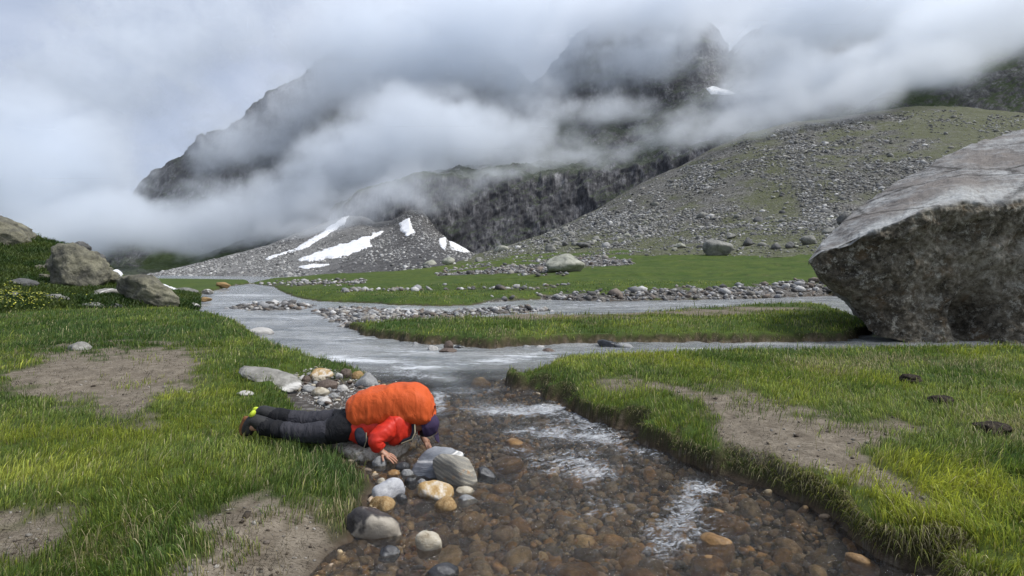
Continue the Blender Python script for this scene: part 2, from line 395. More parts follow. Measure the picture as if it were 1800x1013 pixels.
def scree_mat(name, c0, c1, c2, sc=1.0, bump=.6, tone=False):
    m, nt, out = newmat(name); oc = OBJ(nt)
    v1 = nd(nt, 'ShaderNodeTexVoronoi', {'Vector': SCALEV(nt, oc, (sc, sc, sc * 1.4)), 'Scale': .9})
    v2 = nd(nt, 'ShaderNodeTexVoronoi', {'Vector': SCALEV(nt, oc, (sc, sc, sc * 1.4)), 'Scale': 2.6})
    s1 = nd(nt, 'ShaderNodeSeparateColor', {'Color': v1.outputs['Color']}).outputs[0]
    s2 = nd(nt, 'ShaderNodeSeparateColor', {'Color': v2.outputs['Color']}).outputs[1]
    f = M2(nt, 'ADD', M2(nt, 'MULTIPLY', s1, .45), M2(nt, 'MULTIPLY', s2, .55))
    c = RAMP(nt, f, [(.15, c0), (.5, c1), (.9, c2)])
    c = MIX(nt, RAMP(nt, v2.outputs['Distance'], [(.4, 0.0), (.7, .6)]), c, tuple(.45 * k for k in c0))
    big = NOISE(nt, oc, .05 * sc, 5, .6)
    c = MIX(nt, RAMP(nt, big, [(.35, .5), (.6, 0.0)]), c, c0)
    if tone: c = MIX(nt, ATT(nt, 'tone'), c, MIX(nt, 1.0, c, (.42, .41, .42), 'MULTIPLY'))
    gr = MIX(nt, NOISE(nt, oc, .8, 5, .7), (.045, .060, .018), (.135, .138, .058))
    c = MIX(nt, M2(nt, 'MULTIPLY', ATT(nt, 'veg'), RAMP(nt, NOISE(nt, oc, 1.3, 5, .7), [(.36, 1.0), (.62, .35)])), c, gr)
    PRIN(nt, out, c, .9, BUMP(nt, M2(nt, 'SUBTRACT', f, v2.outputs['Distance']), bump, .4), .2)
    return m
scree = scree_mat('scree', (.085, .081, .070), (.155, .148, .132), (.30, .29, .27))
link('hill_scree', slope_me, scree, kind='structure')

# --- the grey debris cones under the cliff on the left
px = np.linspace(60, 940, 420)
fb = rail(px, [(60, 500, 165), (250, 494, 165), (450, 490, 146), (700, 480, 117), (830, 467, 102), (940, 462, 100)])
fm = rail(px, [(60, 500, 240), (230, 489, 235), (400, 468, 230), (560, 452, 225), (640, 440, 225), (760, 428, 220), (830, 449, 215), (940, 452, 200)])
ft = rail(px, [(60, 510, 300), (200, 496, 300), (240, 487, 300), (320, 470, 300), (400, 449, 302), (470, 431, 304), (560, 396, 306), (606, 380, 318), (636, 378, 318), (660, 392, 308), (690, 388, 310), (720, 364, 320), (742, 366, 320), (766, 402, 306), (790, 424, 300), (830, 446, 296), (940, 455, 285)])
P = loft(px, [fb, fm, ft], [70, 170])
t = np.linspace(0, 1, P.shape[0])[:, None]; x, y, z = P[..., 0], P[..., 1], P[..., 2]
P[..., 2] += (1.0 * fbm(x / 26, y / 26, oct=4, seed=61) + .45 * fbm(x / 5, y / 5, oct=4, seed=62)) * sstep(0, .2, t) - .3 * sstep(.1, 0, t)
FAN = P; fpx, fpy = px_of(P), py_of(P)
fveg = sstep(.45, .75, .9 * sstep(478, 492, fpy) + fbm(x / 12, y / 12, oct=4, seed=63))
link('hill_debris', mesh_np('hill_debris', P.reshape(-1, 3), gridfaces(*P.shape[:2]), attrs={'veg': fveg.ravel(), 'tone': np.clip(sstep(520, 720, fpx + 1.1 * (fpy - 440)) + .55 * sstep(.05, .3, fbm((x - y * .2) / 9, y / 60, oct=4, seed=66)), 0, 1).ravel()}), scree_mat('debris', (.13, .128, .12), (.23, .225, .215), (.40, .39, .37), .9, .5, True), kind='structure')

# --- cliffs and the mountain
def rock_disp(P, amp, big, seed, strat=.0):
    n = normals_grid(P); x, y, z = (P[..., k] for k in range(3))
    r = fbm(x / big, y / big, z / (big * 1.6), 6, gain=.55, seed=seed, ridged=True) - .3
    r2 = fbm(x / (big * .28), y / (big * .28), z / (big * .5), 6, gain=.68, seed=seed + 5, ridged=True) - .3
    q = z * .82 - x * .57; r3 = fbm((x * .82 + z * .57) / (big * .9), y / big, q / (big * .16), 5, gain=.6, seed=seed + 9)
    s = np.sign(n[..., 1:2].mean()) or 1
    return P + n * (amp * (r + .42 * r2 + strat * r3))[..., None] * (-s)
px = np.linspace(40, 1620, 700)
m0 = rail(px, [(40, 505, 330), (1420, 500, 270)])
m1 = rail(px, [(40, 500, 400), (200, 478, 400), (300, 455, 400), (400, 436, 395), (470, 428, 380), (560, 420, 350), (600, 384, 326), (640, 350, 322), (690, 334, 318), (750, 316, 318), (860, 314, 318), (950, 322, 316), (1020, 312, 312), (1100, 296, 306), (1200, 274, 300), (1420, 240, 290)])
m2 = rail(px, [(40, 470, 440), (200, 430, 440), (300, 400, 450), (400, 390, 440), (560, 370, 420), (700, 330, 400), (860, 296, 380), (1000, 278, 372), (1100, 262, 366), (1200, 236, 360), (1420, 205, 350)])
m3 = rail(px, [(40, 455, 470), (200, 410, 480), (255, 350, 490), (300, 318, 490), (400, 300, 485), (560, 290, 470), (700, 270, 450), (860, 240, 440), (945, 215, 440), (1050, 200, 430), (1200, 180, 415), (1420, 150, 400)])
m4 = rail(px, [(40, 440, 500), (200, 405, 505), (246, 340, 510), (262, 318, 510), (275, 298, 510), (320, 280, 512), (348, 252, 514), (353, 240, 514), (360, 246, 514), (368, 237, 514), (395, 231, 515), (425, 214, 516), (450, 186, 518), (480, 165, 520), (540, 130, 524), (620, 70, 530), (700, 20, 530), (800, 60, 520), (880, 110, 505),
                (935, 150, 490), (950, 134, 490), (975, 106, 490), (1010, 72, 492), (1060, 40, 494), (1120, 0, 496), (1190, 60, 480), (1205, 52, 478), (1235, 38, 476), (1262, 60, 476), (1275, 110, 474), (1320, 60, 470), (1420, 20, 465)])
m5 = (m4[0] + 120, m4[1] + 120)
P = loft(px, [m0, m1, m2, m3, m4, m5], [110, 60, 60, 130, 10])
P = rock_disp(P, 8.0, 60, 71, .45)
MOUNT = P
x, y, z = (P[..., k] for k in range(3)); n = normals_grid(P)
mpx, mpy = px_of(P), py_of(P)
up = np.abs(n[..., 2])
mveg = sstep(.46, .80, up + .6 * fbm(x / 25, y / 25, z / 25, 5, seed=77)) * .6
mveg = np.maximum(mveg * sstep(.2, .5, up), sstep(.0, .25, .9 * np.exp(-((mpx - 330) / 110) ** 2 - ((mpy - 462) / 24) ** 2) + .5 * fbm(x / 20, y / 20, z / 20, 4, seed=78) - .35))
link('mountain', mesh_np('mountain', P.reshape(-1, 3), gridfaces(*P.shape[:2]), smooth=False, attrs={'veg': mveg.ravel()}), None, kind='structure')
def cliff_mat(name, c0, c1, c2):
    m, nt, out = newmat(name); oc = OBJ(nt)
    st = NOISE(nt, SCALEV(nt, oc, (.42, .25, .06), (0, R(40), 0)), 1.0, 9, .72, 1.0)
    bl = NOISE(nt, oc, .06, 6, .6); fi = NOISE(nt, SCALEV(nt, oc, (1, 1, .45), (0, R(-38), 0)), .22, 9, .75)
    c = RAMP(nt, M2(nt, 'ADD', M2(nt, 'MULTIPLY', st, .34), M2(nt, 'MULTIPLY', fi, .66)), [(.40, c0), (.49, c1), (.555, c2), (.63, tuple(1.8 * k for k in c2))])
    c = MIX(nt, RAMP(nt, bl, [(.4, .6), (.58, 0.0)]), c, c0)
    gr = MIX(nt, fi, (.022, .042, .010), (.075, .105, .028))
    c = MIX(nt, ATT(nt, 'veg'), c, gr)
    PRIN(nt, out, c, .75, BUMP(nt, M2(nt, 'ADD', st, fi), .9, 3.0), .35)
    return m
bpy.data.objects['mountain'].data.materials.append(cliff_mat('cliff', (.042, .042, .048), (.095, .093, .10), (.23, .225, .23)))

# --- pale slabs above the scree on the right
px = np.linspace(1440, 2350, 300)
s0 = rail(px, [(1440, 230, 262), (1600, 205, 262), (1800, 215, 256), (2350, 200, 250)])
s1 = rail(px, [(1440, 236, 275), (1560, 186, 285), (1650, 160, 285), (1720, 138, 285), (1800, 120, 282), (2350, 60, 280)])
s2 = rail(px, [(1440, 232, 310), (1500, 205, 320), (1580, 150, 330), (1680, 110, 330), (1800, 70, 330), (2350, 0, 320)])
s3 = rail(px, [(1440, 230, 340), (1500, 190, 370), (1600, 90, 400), (1800, -40, 400), (2350, -80, 400)])
P = loft(px, [s0, s1, s2, s3], [70, 60, 40]); P = rock_disp(P, 5.0, 34, 91, .6)
x, y, z = (P[..., k] for k in range(3)); up = np.abs(normals_grid(P)[..., 2])
mv = sstep(.50, .8, up + .7 * fbm(x / 16, y / 16, z / 16, 5, seed=95))
link('mountain_slabs', mesh_np('mountain_slabs', P.reshape(-1, 3), gridfaces(*P.shape[:2]), smooth=False, attrs={'veg': mv.ravel()}), cliff_mat('slab_rock', (.05, .05, .052), (.11, .108, .105), (.21, .205, .20)), kind='structure')

# --- the grassy hillside on the left
px = np.linspace(-500, 352, 420)
h0 = rail(px, [(-500, 585, 17), (0, 556, 18), (150, 548, 20), (250, 545, 21), (320, 540, 22), (352, 537, 24)])
h1 = rail(px, [(-500, 430, 22), (0, 490, 23), (100, 500, 24), (200, 512, 24), (300, 524, 24), (352, 528, 26)])
h2 = rail(px, [(-500, 280, 32), (0, 415, 32), (60, 414, 32), (110, 426, 32), (150, 436, 32), (185, 462, 33), (215, 486, 34), (260, 500, 36), (310, 513, 36), (352, 522, 36)])
h3 = (h2[0] + 30, h2[1] + 14)
P = loft(px, [h0, h1, h2, h3], [90, 130, 16]); x, y, z = (P[..., k] for k in range(3)); t = np.linspace(0, 1, P.shape[0])[:, None]
P[..., 2] += .35 * fbm(x / 3, y / 3, oct=5, seed=101) * sstep(0, .1, t) + .1 * fbm(x / .7, y / .7, oct=3, seed=102) - .25 * sstep(.1, 0, t)
HILL = P
link('hill_grass', mesh_np('hill_grass', P.reshape(-1, 3), gridfaces(*P.shape[:2]), attrs={'hs': np.zeros(P.shape[0] * P.shape[1])}), None, kind='structure')
m, nt, out = newmat('hill_grass'); oc = OBJ(nt)
a = NOISE(nt, oc, 1.0, 6, .65); b = NOISE(nt, oc, 6, 5, .7); d = NOISE(nt, oc, .35, 4, .6)
c = MIX(nt, RAMP(nt, d, [(.35, 0.0), (.65, 1.0)]), (.034, .064, .016), (.085, .110, .028))
c = MIX(nt, RAMP(nt, a, [(.42, .8), (.58, 0.0)]), c, (.026, .042, .012)); c = MIX(nt, RAMP(nt, b, [(.5, 0.0), (.7, .5)]), c, (.10, .105, .04))
PRIN(nt, out, c, .95, BUMP(nt, M2(nt, 'ADD', a, M2(nt, 'MULTIPLY', b, .3)), .9, .25), .1)
bpy.data.objects['hill_grass'].data.materials.append(m)
# ------------------------------------------------------------------ stream
depth = wl - H
foamspots = [(580, 632, 40, 6, .7), (640, 637, 70, 7, .9), (730, 648, 70, 8, .85), (640, 652, 60, 5, .4), (740, 665, 50, 6, .7), (700, 660, 40, 5, .4), (880, 636, 60, 8, .85), (945, 626, 50, 6, .7), (800, 640, 40, 4, .35), (900, 664, 50, 6, .5), (840, 690, 60, 8, .3), (960, 690, 40, 8, .3),
             (770, 710, 14, 24, .9), (960, 722, 90, 9, .9), (880, 727, 60, 7, .6), (1030, 742, 50, 12, .7), (1060, 772, 45, 11, .75), (1000, 765, 60, 10, .5), (930, 762, 40, 9, .5), (1045, 838, 45, 18, .75), (980, 820, 60, 18, .4),
             (1210, 900, 36, 40, .75), (1160, 950, 40, 40, .5), (1240, 862, 40, 14, .6), (1120, 800, 60, 14, .45), (900, 790, 40, 16, .35), (1000, 604, 60, 5, .4), (480, 557, 40, 3, .35), (430, 548, 40, 2.5, .5), (500, 533, 50, 2.0, .35), (700, 545, 60, 2.5, .4), (650, 541, 40, 2, .4), (420, 520, 60, 1.5, .35), (560, 560, 60, 4, .2), (1010, 900, 80, 30, .25), (860, 850, 40, 20, .25), (1080, 790, 170, 60, .16), (1060, 890, 130, 70, .20), (1230, 940, 90, 50, .20), (980, 800, 90, 50, .18), (950, 720, 160, 50, .22), (1330, 940, 120, 60, .15), (800, 690, 60, 40, .22), (470, 545, 120, 6, .3), (450, 520, 90, 5, .6), (430, 535, 90, 4, .6), (520, 560, 70, 6, .5), (760, 547, 200, 4, .6), (1000, 540, 200, 4, .5), (1200, 535, 200, 4, .5), (640, 600, 90, 8, .45), (740, 622, 120, 8, .6), (700, 590, 160, 14, .15), (560, 600, 60, 12, .2)]
PYW = HOR - 1000 * (wl - ZC) / YY
foam = np.zeros_like(H)
for (a, b, rx, ry, w_) in foamspots: foam += w_ * np.exp(-((PX - a) / rx) ** 2 - ((PYW - b) / ry) ** 2)
foam = np.clip(foam, 0, 1.2)
near = sstep(14, 7, YY)
ca, sa = math.cos(R(-65)), math.sin(R(-65))
fx, fy = X * ca - YY * sa, X * sa + YY * ca
wave = near * (.022 * fbm(fx / .42, fy / .20, oct=4, seed=111, ridged=True) + .03 * np.clip(.25 + foam, 0, 1) * fbm(fx / .28, fy / .16, oct=4, seed=113)) \
    + (1 - near) * (.04 * fbm(X / 1.1, YY / .7, oct=4, seed=112) + .04 * fbm(X / .45, YY / .5, oct=3, seed=115, ridged=True)) + .05 * foam * near * fbm(X / .6, YY / .4, oct=2, seed=114)
ZW = wl + wave + .012
murk = sstep(.16, .42, depth) * sstep(5.2, 8.2, YY + .35 * (X + .5))
murk = np.maximum(murk, .93 * sstep(8, 10.5, YY))
keep = (H < ZW + .10)
F = gridfaces(NR, NC); kf = keep.ravel()
F = F[kf[F].any(1)]
used = np.unique(F); remap = np.full(NR * NC, -1); remap[used] = np.arange(len(used))
shal = sstep(.07, .0, depth)
water_me = mesh_np('water', np.stack([X, YY, ZW], -1).reshape(-1, 3)[used], remap[F], attrs={'foam': foam.ravel()[used], 'murk': murk.ravel()[used], 'edge': shal.ravel()[used]})
m, nt, out = newmat('water'); oc = OBJ(nt)
ov = SCALEV(nt, oc, (1, 1.0, 1), (0, 0, R(-25)))
w1 = NOISE(nt, SCALEV(nt, ov, (5, 9, 5)), 1.0, 5, .6, .8); w2 = NOISE(nt, SCALEV(nt, ov, (22, 34, 20)), 1.0, 4, .6, .6)
w3 = NOISE(nt, SCALEV(nt, oc, (.9, 2.2, 1)), 1.0, 5, .6, .4)
hgt = M2(nt, 'ADD', M2(nt, 'MULTIPLY', w1, .7), M2(nt, 'MULTIPLY', w2, .3))
w4 = NOISE(nt, SCALEV(nt, oc, (.45, 1.1, 1)), 1.0, 3, .5, .5)
hh = M2(nt, 'MULTIPLY', hgt, M2(nt, 'SUBTRACT', 1.0, M2(nt, 'MULTIPLY', ATT(nt, 'murk'), .80)))
stk0 = NOISE(nt, SCALEV(nt, oc, (.5, 2.6, 1), (0, 0, R(8))), 1.0, 5, .65, .8)
bn = BUMP(nt, hh, 1.0, .20); bn = BUMP(nt, M2(nt, 'ADD', M2(nt, 'MULTIPLY', w3, .4), w4), .8, .22, bn)
ff = NOISE(nt, SCALEV(nt, ov, (13, 20, 13)), 1.0, 8, .72, 1.6)
ff2 = NOISE(nt, SCALEV(nt, ov, (3, 5, 3)), 1.0, 4, .6, 1.0)
fm = M2(nt, 'ADD', M2(nt, 'MULTIPLY', ff, .7), M2(nt, 'MULTIPLY', ff2, .3))
stk = NOISE(nt, SCALEV(nt, oc, (.7, 4.5, 1), (0, 0, R(8))), 1.0, 6, .7, .8)
fm = M2(nt, 'ADD', M2(nt, 'MULTIPLY', fm, M2(nt, 'SUBTRACT', 1.0, M2(nt, 'MULTIPLY', ATT(nt, 'murk'), .65))), M2(nt, 'MULTIPLY', stk, M2(nt, 'MULTIPLY', ATT(nt, 'murk'), .65)))
fmask = RAMP(nt, M2(nt, 'ADD', fm, M2(nt, 'MULTIPLY', ATT(nt, 'foam'), .19)), [(.60, 0.0), (.69, .45), (.80, .85)])
fmask = M2(nt, 'MULTIPLY', fmask, M2(nt, 'MULTIPLY', ATT(nt, 'foam'), 2.5, clamp=True))
trans = nd(nt, 'ShaderNodeBsdfTransparent', {'Color': (.94, .86, .72, 1)})
mk = nd(nt, 'ShaderNodeBsdfDiffuse', {'Color': MIX(nt, RAMP(nt, M2(nt, 'ADD', M2(nt, 'MULTIPLY', w4, .6), M2(nt, 'MULTIPLY', stk0, .4)), [(.38, 0.0), (.60, 1.0)]), (.15, .162, .165), (.36, .365, .355)), 'Normal': bn})
body = nd(nt, 'ShaderNodeMixShader', {0: M2(nt, 'ADD', M2(nt, 'MULTIPLY', ATT(nt, 'murk'), .90), .06), 1: trans, 2: mk})
gl = nd(nt, 'ShaderNodeBsdfGlossy', {'Color': (1, 1, 1, 1), 'Roughness': .09, 'Normal': bn})
fr = nd(nt, 'ShaderNodeFresnel', {'IOR': 1.50, 'Normal': bn})
sh = nd(nt, 'ShaderNodeMixShader', {0: fr, 1: body, 2: gl})
fo = nd(nt, 'ShaderNodeBsdfDiffuse', {'Color': (.78, .80, .82, 1), 'Normal': bn})
sh = nd(nt, 'ShaderNodeMixShader', {0: fmask, 1: sh, 2: fo})
nt.links.new(sh.outputs[0], out.inputs['Surface'])
link('water', water_me, m, kind='structure')

# ------------------------------------------------------------------ rocks
_ico = {}
def ico(sub):
    if sub not in _ico:
        b = bmesh.new(); bmesh.ops.create_icosphere(b, subdivisions=sub, radius=1.0)
        v = np.array([x.co[:] for x in b.verts]); f = np.array([[q.index for q in p.verts] for p in b.faces]); b.free()
        _ico[sub] = (v, f)
    return _ico[sub]
def rock_shape(sub, seed, facets=10, soft=14.0, low=.22, rough=.09, rs=2.5, crag=0.0):
    d, f = ico(sub); r_ = np.random.default_rng(seed)
    if facets:
        n = r_.normal(size=(facets, 3)); n /= np.linalg.norm(n, axis=1, keepdims=True)
        h = r_.uniform(.62, 1.0, facets)
        g = np.clip(d @ n.T, 0, None) / h
        r = 1 / (np.sum(np.concatenate([g, np.full((len(d), 1), .85)], 1) ** soft, 1) ** (1 / soft))
    else: r = np.ones(len(d))
    o = r_.uniform(0, 50, 3)
    r = r * (1 + low * fbm(d[:, 0] * .9 + o[0], d[:, 1] * .9 + o[1], d[:, 2] * .9 + o[2], 2, seed=seed))
    v = d * r[:, None]
    lo, hi = v.min(0), v.max(0); v = (v - (lo + hi) / 2) / ((hi - lo) / 2)
    if rough:
        q = fbm(v[:, 0] * rs + o[0], v[:, 1] * rs + o[1], v[:, 2] * rs + o[2], 5, gain=.55, seed=seed + 3)
        v = v * (1 + rough * q)[:, None]
    if crag:
        q = fbm(v[:, 0] * 1.3 + o[1], v[:, 1] * 1.3 + o[2], v[:, 2] * 1.7 + o[0], 6, gain=.6, seed=seed + 7, ridged=True) - .45
        v = v * (1 + crag * q)[:, None]
    return v, f
def rock_mesh(name, dims, seed, sub=4, **kw):
    v, f = rock_shape(sub, seed, **kw)
    return mesh_np(name, v * (np.asarray(dims) / 2), f)
def stone_mat(name, stops, sc=6.0, mode='mottle', rough=.75, bump=.4, rot=(0, 0, 0), stretch=(1, 1, 1), vein=None, spec=.3, patch=None, bdist=.02):
    m, nt, out = newmat(name); oc = OBJ(nt)
    v = SCALEV(nt, oc, stretch, rot)
    if mode == 'band':
        wv = nd(nt, 'ShaderNodeTexWave', {'Vector': v, 'Scale': sc, 'Distortion': 3.5, 'Detail': 4.0, 'Detail Scale': .7, 'Detail Roughness': .65}, wave_type='BANDS', bands_direction='Z')
        f = M2(nt, 'ADD', M2(nt, 'MULTIPLY', wv.outputs['Fac'], .13), M2(nt, 'MULTIPLY', NOISE(nt, SCALEV(nt, v, (.4, .4, 4)), sc * .7, 8, .72), .87))
    elif mode == 'speckle':
        f = M2(nt, 'ADD', M2(nt, 'MULTIPLY', NOISE(nt, v, sc * 6, 3, .7), .65), M2(nt, 'MULTIPLY', NOISE(nt, v, sc, 5, .6), .35))
    else:
        f = M2(nt, 'ADD', M2(nt, 'MULTIPLY', NOISE(nt, v, sc, 6, .62, .6), .75), M2(nt, 'MULTIPLY', NOISE(nt, v, sc * 7, 4, .7), .25))
    c = RAMP(nt, f, stops)
    fine = NOISE(nt, v, sc * 4, 7, .7)
    if vein:
        d = VOR(nt, SCALEV(nt, oc, tuple(k * .5 for k in stretch), (R(30), R(20), R(40))), vein[1], 'DISTANCE_TO_EDGE')
        c = MIX(nt, RAMP(nt, M2(nt, 'ADD', d, M2(nt, 'MULTIPLY', fine, .05)), [(.03, 1.0), (.06, 0.0)]), c, vein[0])
    if patch:
        c = MIX(nt, RAMP(nt, NOISE(nt, oc, patch[1], 4, .6), [(patch[2], 0.0), (patch[2] + .07, 1.0)]), c, patch[0])
    PRIN(nt, out, c, rough, BUMP(nt, M2(nt, 'ADD', f, fine), bump, bdist), spec)
    return m
SM = {
 'granite': stone_mat('speckled_granite', [(.34, (.05, .045, .038)), (.42, (.26, .22, .165)), (.52, (.46, .42, .35)), (.62, (.62, .57, .49))], 6, 'speckle'),
 'gneiss': stone_mat('grey_gneiss', [(.36, (.12, .126, .138)), (.5, (.20, .208, .222)), (.64, (.31, .32, .335))], 5, 'mottle', stretch=(.5, .5, 3.0), rot=(R(35), R(50), 0), vein=((.7, .68, .64), 2.6)),
 'banded': stone_mat('banded_gneiss', [(.34, (.15, .145, .135)), (.45, (.22, .208, .18)), (.55, (.28, .258, .212)), (.62, (.40, .37, .30)), (.70, (.52, .48, .40))], 11, 'band', rot=(R(12), R(-14), 0), patch=((.42, .24, .10), 6, .60)),
 'white': stone_mat('white_quartz', [(.34, (.13, .13, .14)), (.46, (.36, .36, .375)), (.7, (.58, .58, .57))], 6, rot=(0, R(40), 0), stretch=(1, 1, 2.5)),
 'ochrewhite': stone_mat('ochre_and_white_stone', [(.33, (.22, .12, .045)), (.46, (.40, .27, .12)), (.56, (.58, .53, .45)), (.7, (.68, .65, .60))], 6),
 'ochre': stone_mat('ochre_stone', [(.3, (.10, .06, .025)), (.5, (.30, .19, .08)), (.72, (.48, .36, .20))], 9, 'speckle'),
 'cream': stone_mat('cream_stone', [(.33, (.18, .14, .085)), (.48, (.42, .37, .28)), (.7, (.60, .56, .47))], 9, stretch=(1, 1, 2)),
 'dark': stone_mat('dark_wet_stone', [(.3, (.018, .018, .019)), (.55, (.045, .045, .047)), (.75, (.11, .11, .115))], 8, rough=.22, spec=.5),
 'duo': stone_mat('dark_stone_with_pale_patch', [(.35, (.03, .027, .027)), (.55, (.06, .054, .05)), (.7, (.13, .12, .11))], 6, rough=.5, patch=((.36, .32, .26), 3.4, .50), vein=((.30, .27, .22), 2.2)),
 'grey': stone_mat('grey_cobble', [(.3, (.13, .13, .13)), (.5, (.24, .24, .235)), (.72, (.38, .375, .36))], 8, 'speckle'),
 'pale': stone_mat('pale_cobble', [(.3, (.28, .265, .24)), (.5, (.45, .43, .40)), (.72, (.62, .60, .56))], 8, 'speckle'),
 'brown': stone_mat('brown_cobble', [(.3, (.055, .042, .035)), (.5, (.115, .085, .068)), (.72, (.20, .16, .13))], 9, 'speckle'),
 'amber': stone_mat('amber_wet_stone', [(.3, (.10, .055, .02)), (.5, (.27, .155, .06)), (.72, (.42, .29, .14))], 8, rough=.3),
 'slab': stone_mat('bank_slab', [(.32, (.11, .105, .092)), (.5, (.22, .21, .185)), (.7, (.36, .345, .31))], 7, rot=(0, 0, R(-30)), vein=((.62, .60, .56), 1.6)),
 'lichen': stone_mat('lichen_rock', [(.34, (.055, .052, .045)), (.48, (.15, .142, .105)), (.60, (.24, .225, .155)), (.72, (.33, .31, .24))], 1.6, bump=.8, bdist=.15),
 'field': stone_mat('field_boulder', [(.34, (.10, .098, .09)), (.5, (.22, .215, .19)), (.7, (.36, .35, .31))], .9, bump=.6, bdist=.2),
 'fielddark': stone_mat('dark_field_boulder', [(.34, (.05, .05, .048)), (.5, (.12, .118, .112)), (.7, (.22, .215, .20))], .9, bump=.6, bdist=.2),
 'fieldpale': stone_mat('pale_field_boulder', [(.36, (.13, .13, .11)), (.48, (.30, .30, .24)), (.62, (.44, .43, .36))], .7, bump=.6, bdist=.2),
}
def stone_at(name, label, cat, bb, mat, seed, base=None, dims=None, group=None, sub=4, depth=.8, tilt=(0, 0, 0), sink=.12, flat=None, **kw):
    x0, y0, x1, y1 = bb; pxc = (x0 + x1) / 2
    p = base if base is not None else pick(pxc, y1 - .1 * (y1 - y0))
    if base is None and p.y < 9 and p.z < .02: p = Vector(GP(pxc, y1 - .06 * (y1 - y0)) + (0,))
    Y = p.y; w_ = (x1 - x0) * Y / 1000; dp = depth * w_; Yc = Y + .42 * dp
    th = math.atan(((y1 + y0) / 2 - HOR) / 1000); hi = (y1 - y0) * Yc / 1000
    hz = math.sqrt(max(hi * hi - (dp * math.sin(th)) ** 2, (.35 * w_) ** 2 if flat is None else (flat * w_) ** 2)) / math.cos(th) if th > 0 else hi
    w_ = (x1 - x0) * Yc / 1000
    if dims: w_, dp, hz = dims
    me = rock_mesh(name, (w_, dp, hz * (1 + sink)), seed, sub, **kw)
    o = link(name, me, SM[mat], label=label, cat=cat, group=group)
    c = W(pxc, (y0 + y1) / 2, Yc); o.location = (c.x, c.y, c.z - hz * sink / 2); o.rotation_euler = tilt
    return o
# --- stones of the near shore
stone_at('flat_stone', 'broad speckled tan slab lying under the prone person at the water edge', 'stone', (592, 763, 716, 824), 'granite', 3, facets=7, low=.3, depth=.8, base=Vector(GP(655, 814, 0) + (0,)), crag=.08)
stone_at('boulder', 'blue grey veined boulder leaning behind the striped boulder in the stream', 'boulder', (716, 785, 818, 846), 'gneiss', 21, facets=8, soft=9, low=.15, tilt=(0, R(-16), R(12)), depth=.75)
stone_at('boulder', 'striped tan and grey boulder standing in the shallows', 'boulder', (757, 797, 842, 864), 'banded', 12, facets=9, soft=16, low=.1, depth=.8, tilt=(0, R(8), R(-10)))
stone_at('stone', 'white stone with dark grey flank above the dark foreground boulder', 'stone', (655, 843, 713, 888), 'white', 33, facets=6, soft=8, tilt=(0, R(-22), R(20)))
stone_at('stone', 'white stone with ochre left end below the striped boulder', 'stone', (733, 847, 797, 886), 'ochrewhite', 34, facets=6, soft=8, tilt=(0, R(14), 0))
stone_at('stone', 'rounded golden brown stone touching the ochre and white stone', 'stone', (763, 873, 803, 903), 'ochre', 35, facets=0)
stone_at('stone', 'small white oval stone right of the ochre and white stone', 'stone', (801, 855, 833, 874), 'cream', 36, facets=0)
stone_at('stone', 'grey speckled stone half sunk below the small white oval stone', 'stone', (804, 870, 840, 890), 'grey', 37, facets=5)
stone_at('boulder', 'dark foreground boulder with a pale right half and thin vein', 'boulder', (605, 888, 708, 958), 'duo', 38, facets=8, soft=8, low=.2, depth=.8)
stone_at('stone', 'orange stone resting on the back of the dark foreground boulder', 'stone', (646, 873, 694, 908), 'ochre', 39, facets=7)
stone_at('stone', 'cream stone alone in the shallows right of the dark foreground boulder', 'stone', (731, 935, 778, 978), 'cream', 40, facets=8, soft=10)
stone_at('stone', 'wet black stone in the shallows left of the lone cream stone', 'stone', (666, 960, 704, 988), 'dark', 41, facets=6)
stone_at('stone', 'wet black stone cut by the bottom edge of the photo', 'stone', (748, 988, 806, 1022), 'dark', 42, facets=6)
stone_at('stone', 'round grey speckled cobble in front of the tan slab', 'stone', (654, 802, 680, 826), 'grey', 43, facets=0)
stone_at('stone', 'dark grey cobble between the veined boulder and the speckled cobble', 'stone', (694, 811, 721, 832), 'dark', 44, facets=0)
stone_at('stone', 'grey cobble tucked under the left foot of the veined boulder', 'stone', (705, 825, 726, 842), 'grey', 45, facets=0)
stone_at('stone', 'dark and amber cobble against the grassy bank', 'stone', (680, 826, 704, 842), 'amber', 46, facets=0)
stone_at('stone', 'black wet cobble just behind the white stone', 'stone', (710, 838, 733, 858), 'dark', 47, facets=5)
stone_at('stone', 'dark cobble hugging the right side of the white stone', 'stone', (697, 868, 716, 886), 'dark', 48, facets=0)
stone_at('stone', 'grey pebble above the ochre and white stone', 'stone', (733, 842, 750, 856), 'grey', 49, facets=0)
stone_at('stone', 'wet dark wedge stone on the right of the striped boulder', 'stone', (837, 821, 872, 846), 'dark', 50, facets=7)
stone_at('stone', 'pale pebble on the bank left of the white stone', 'stone', (662, 840, 679, 857), 'cream', 51, facets=0)
stone_at('stone', 'tan angular stone against the right bank in the stream', 'stone', (1138, 761, 1182, 785), 'slab', 52, facets=9, soft=18, base=Vector(GP(1160, 783, -.02) + (0,)))
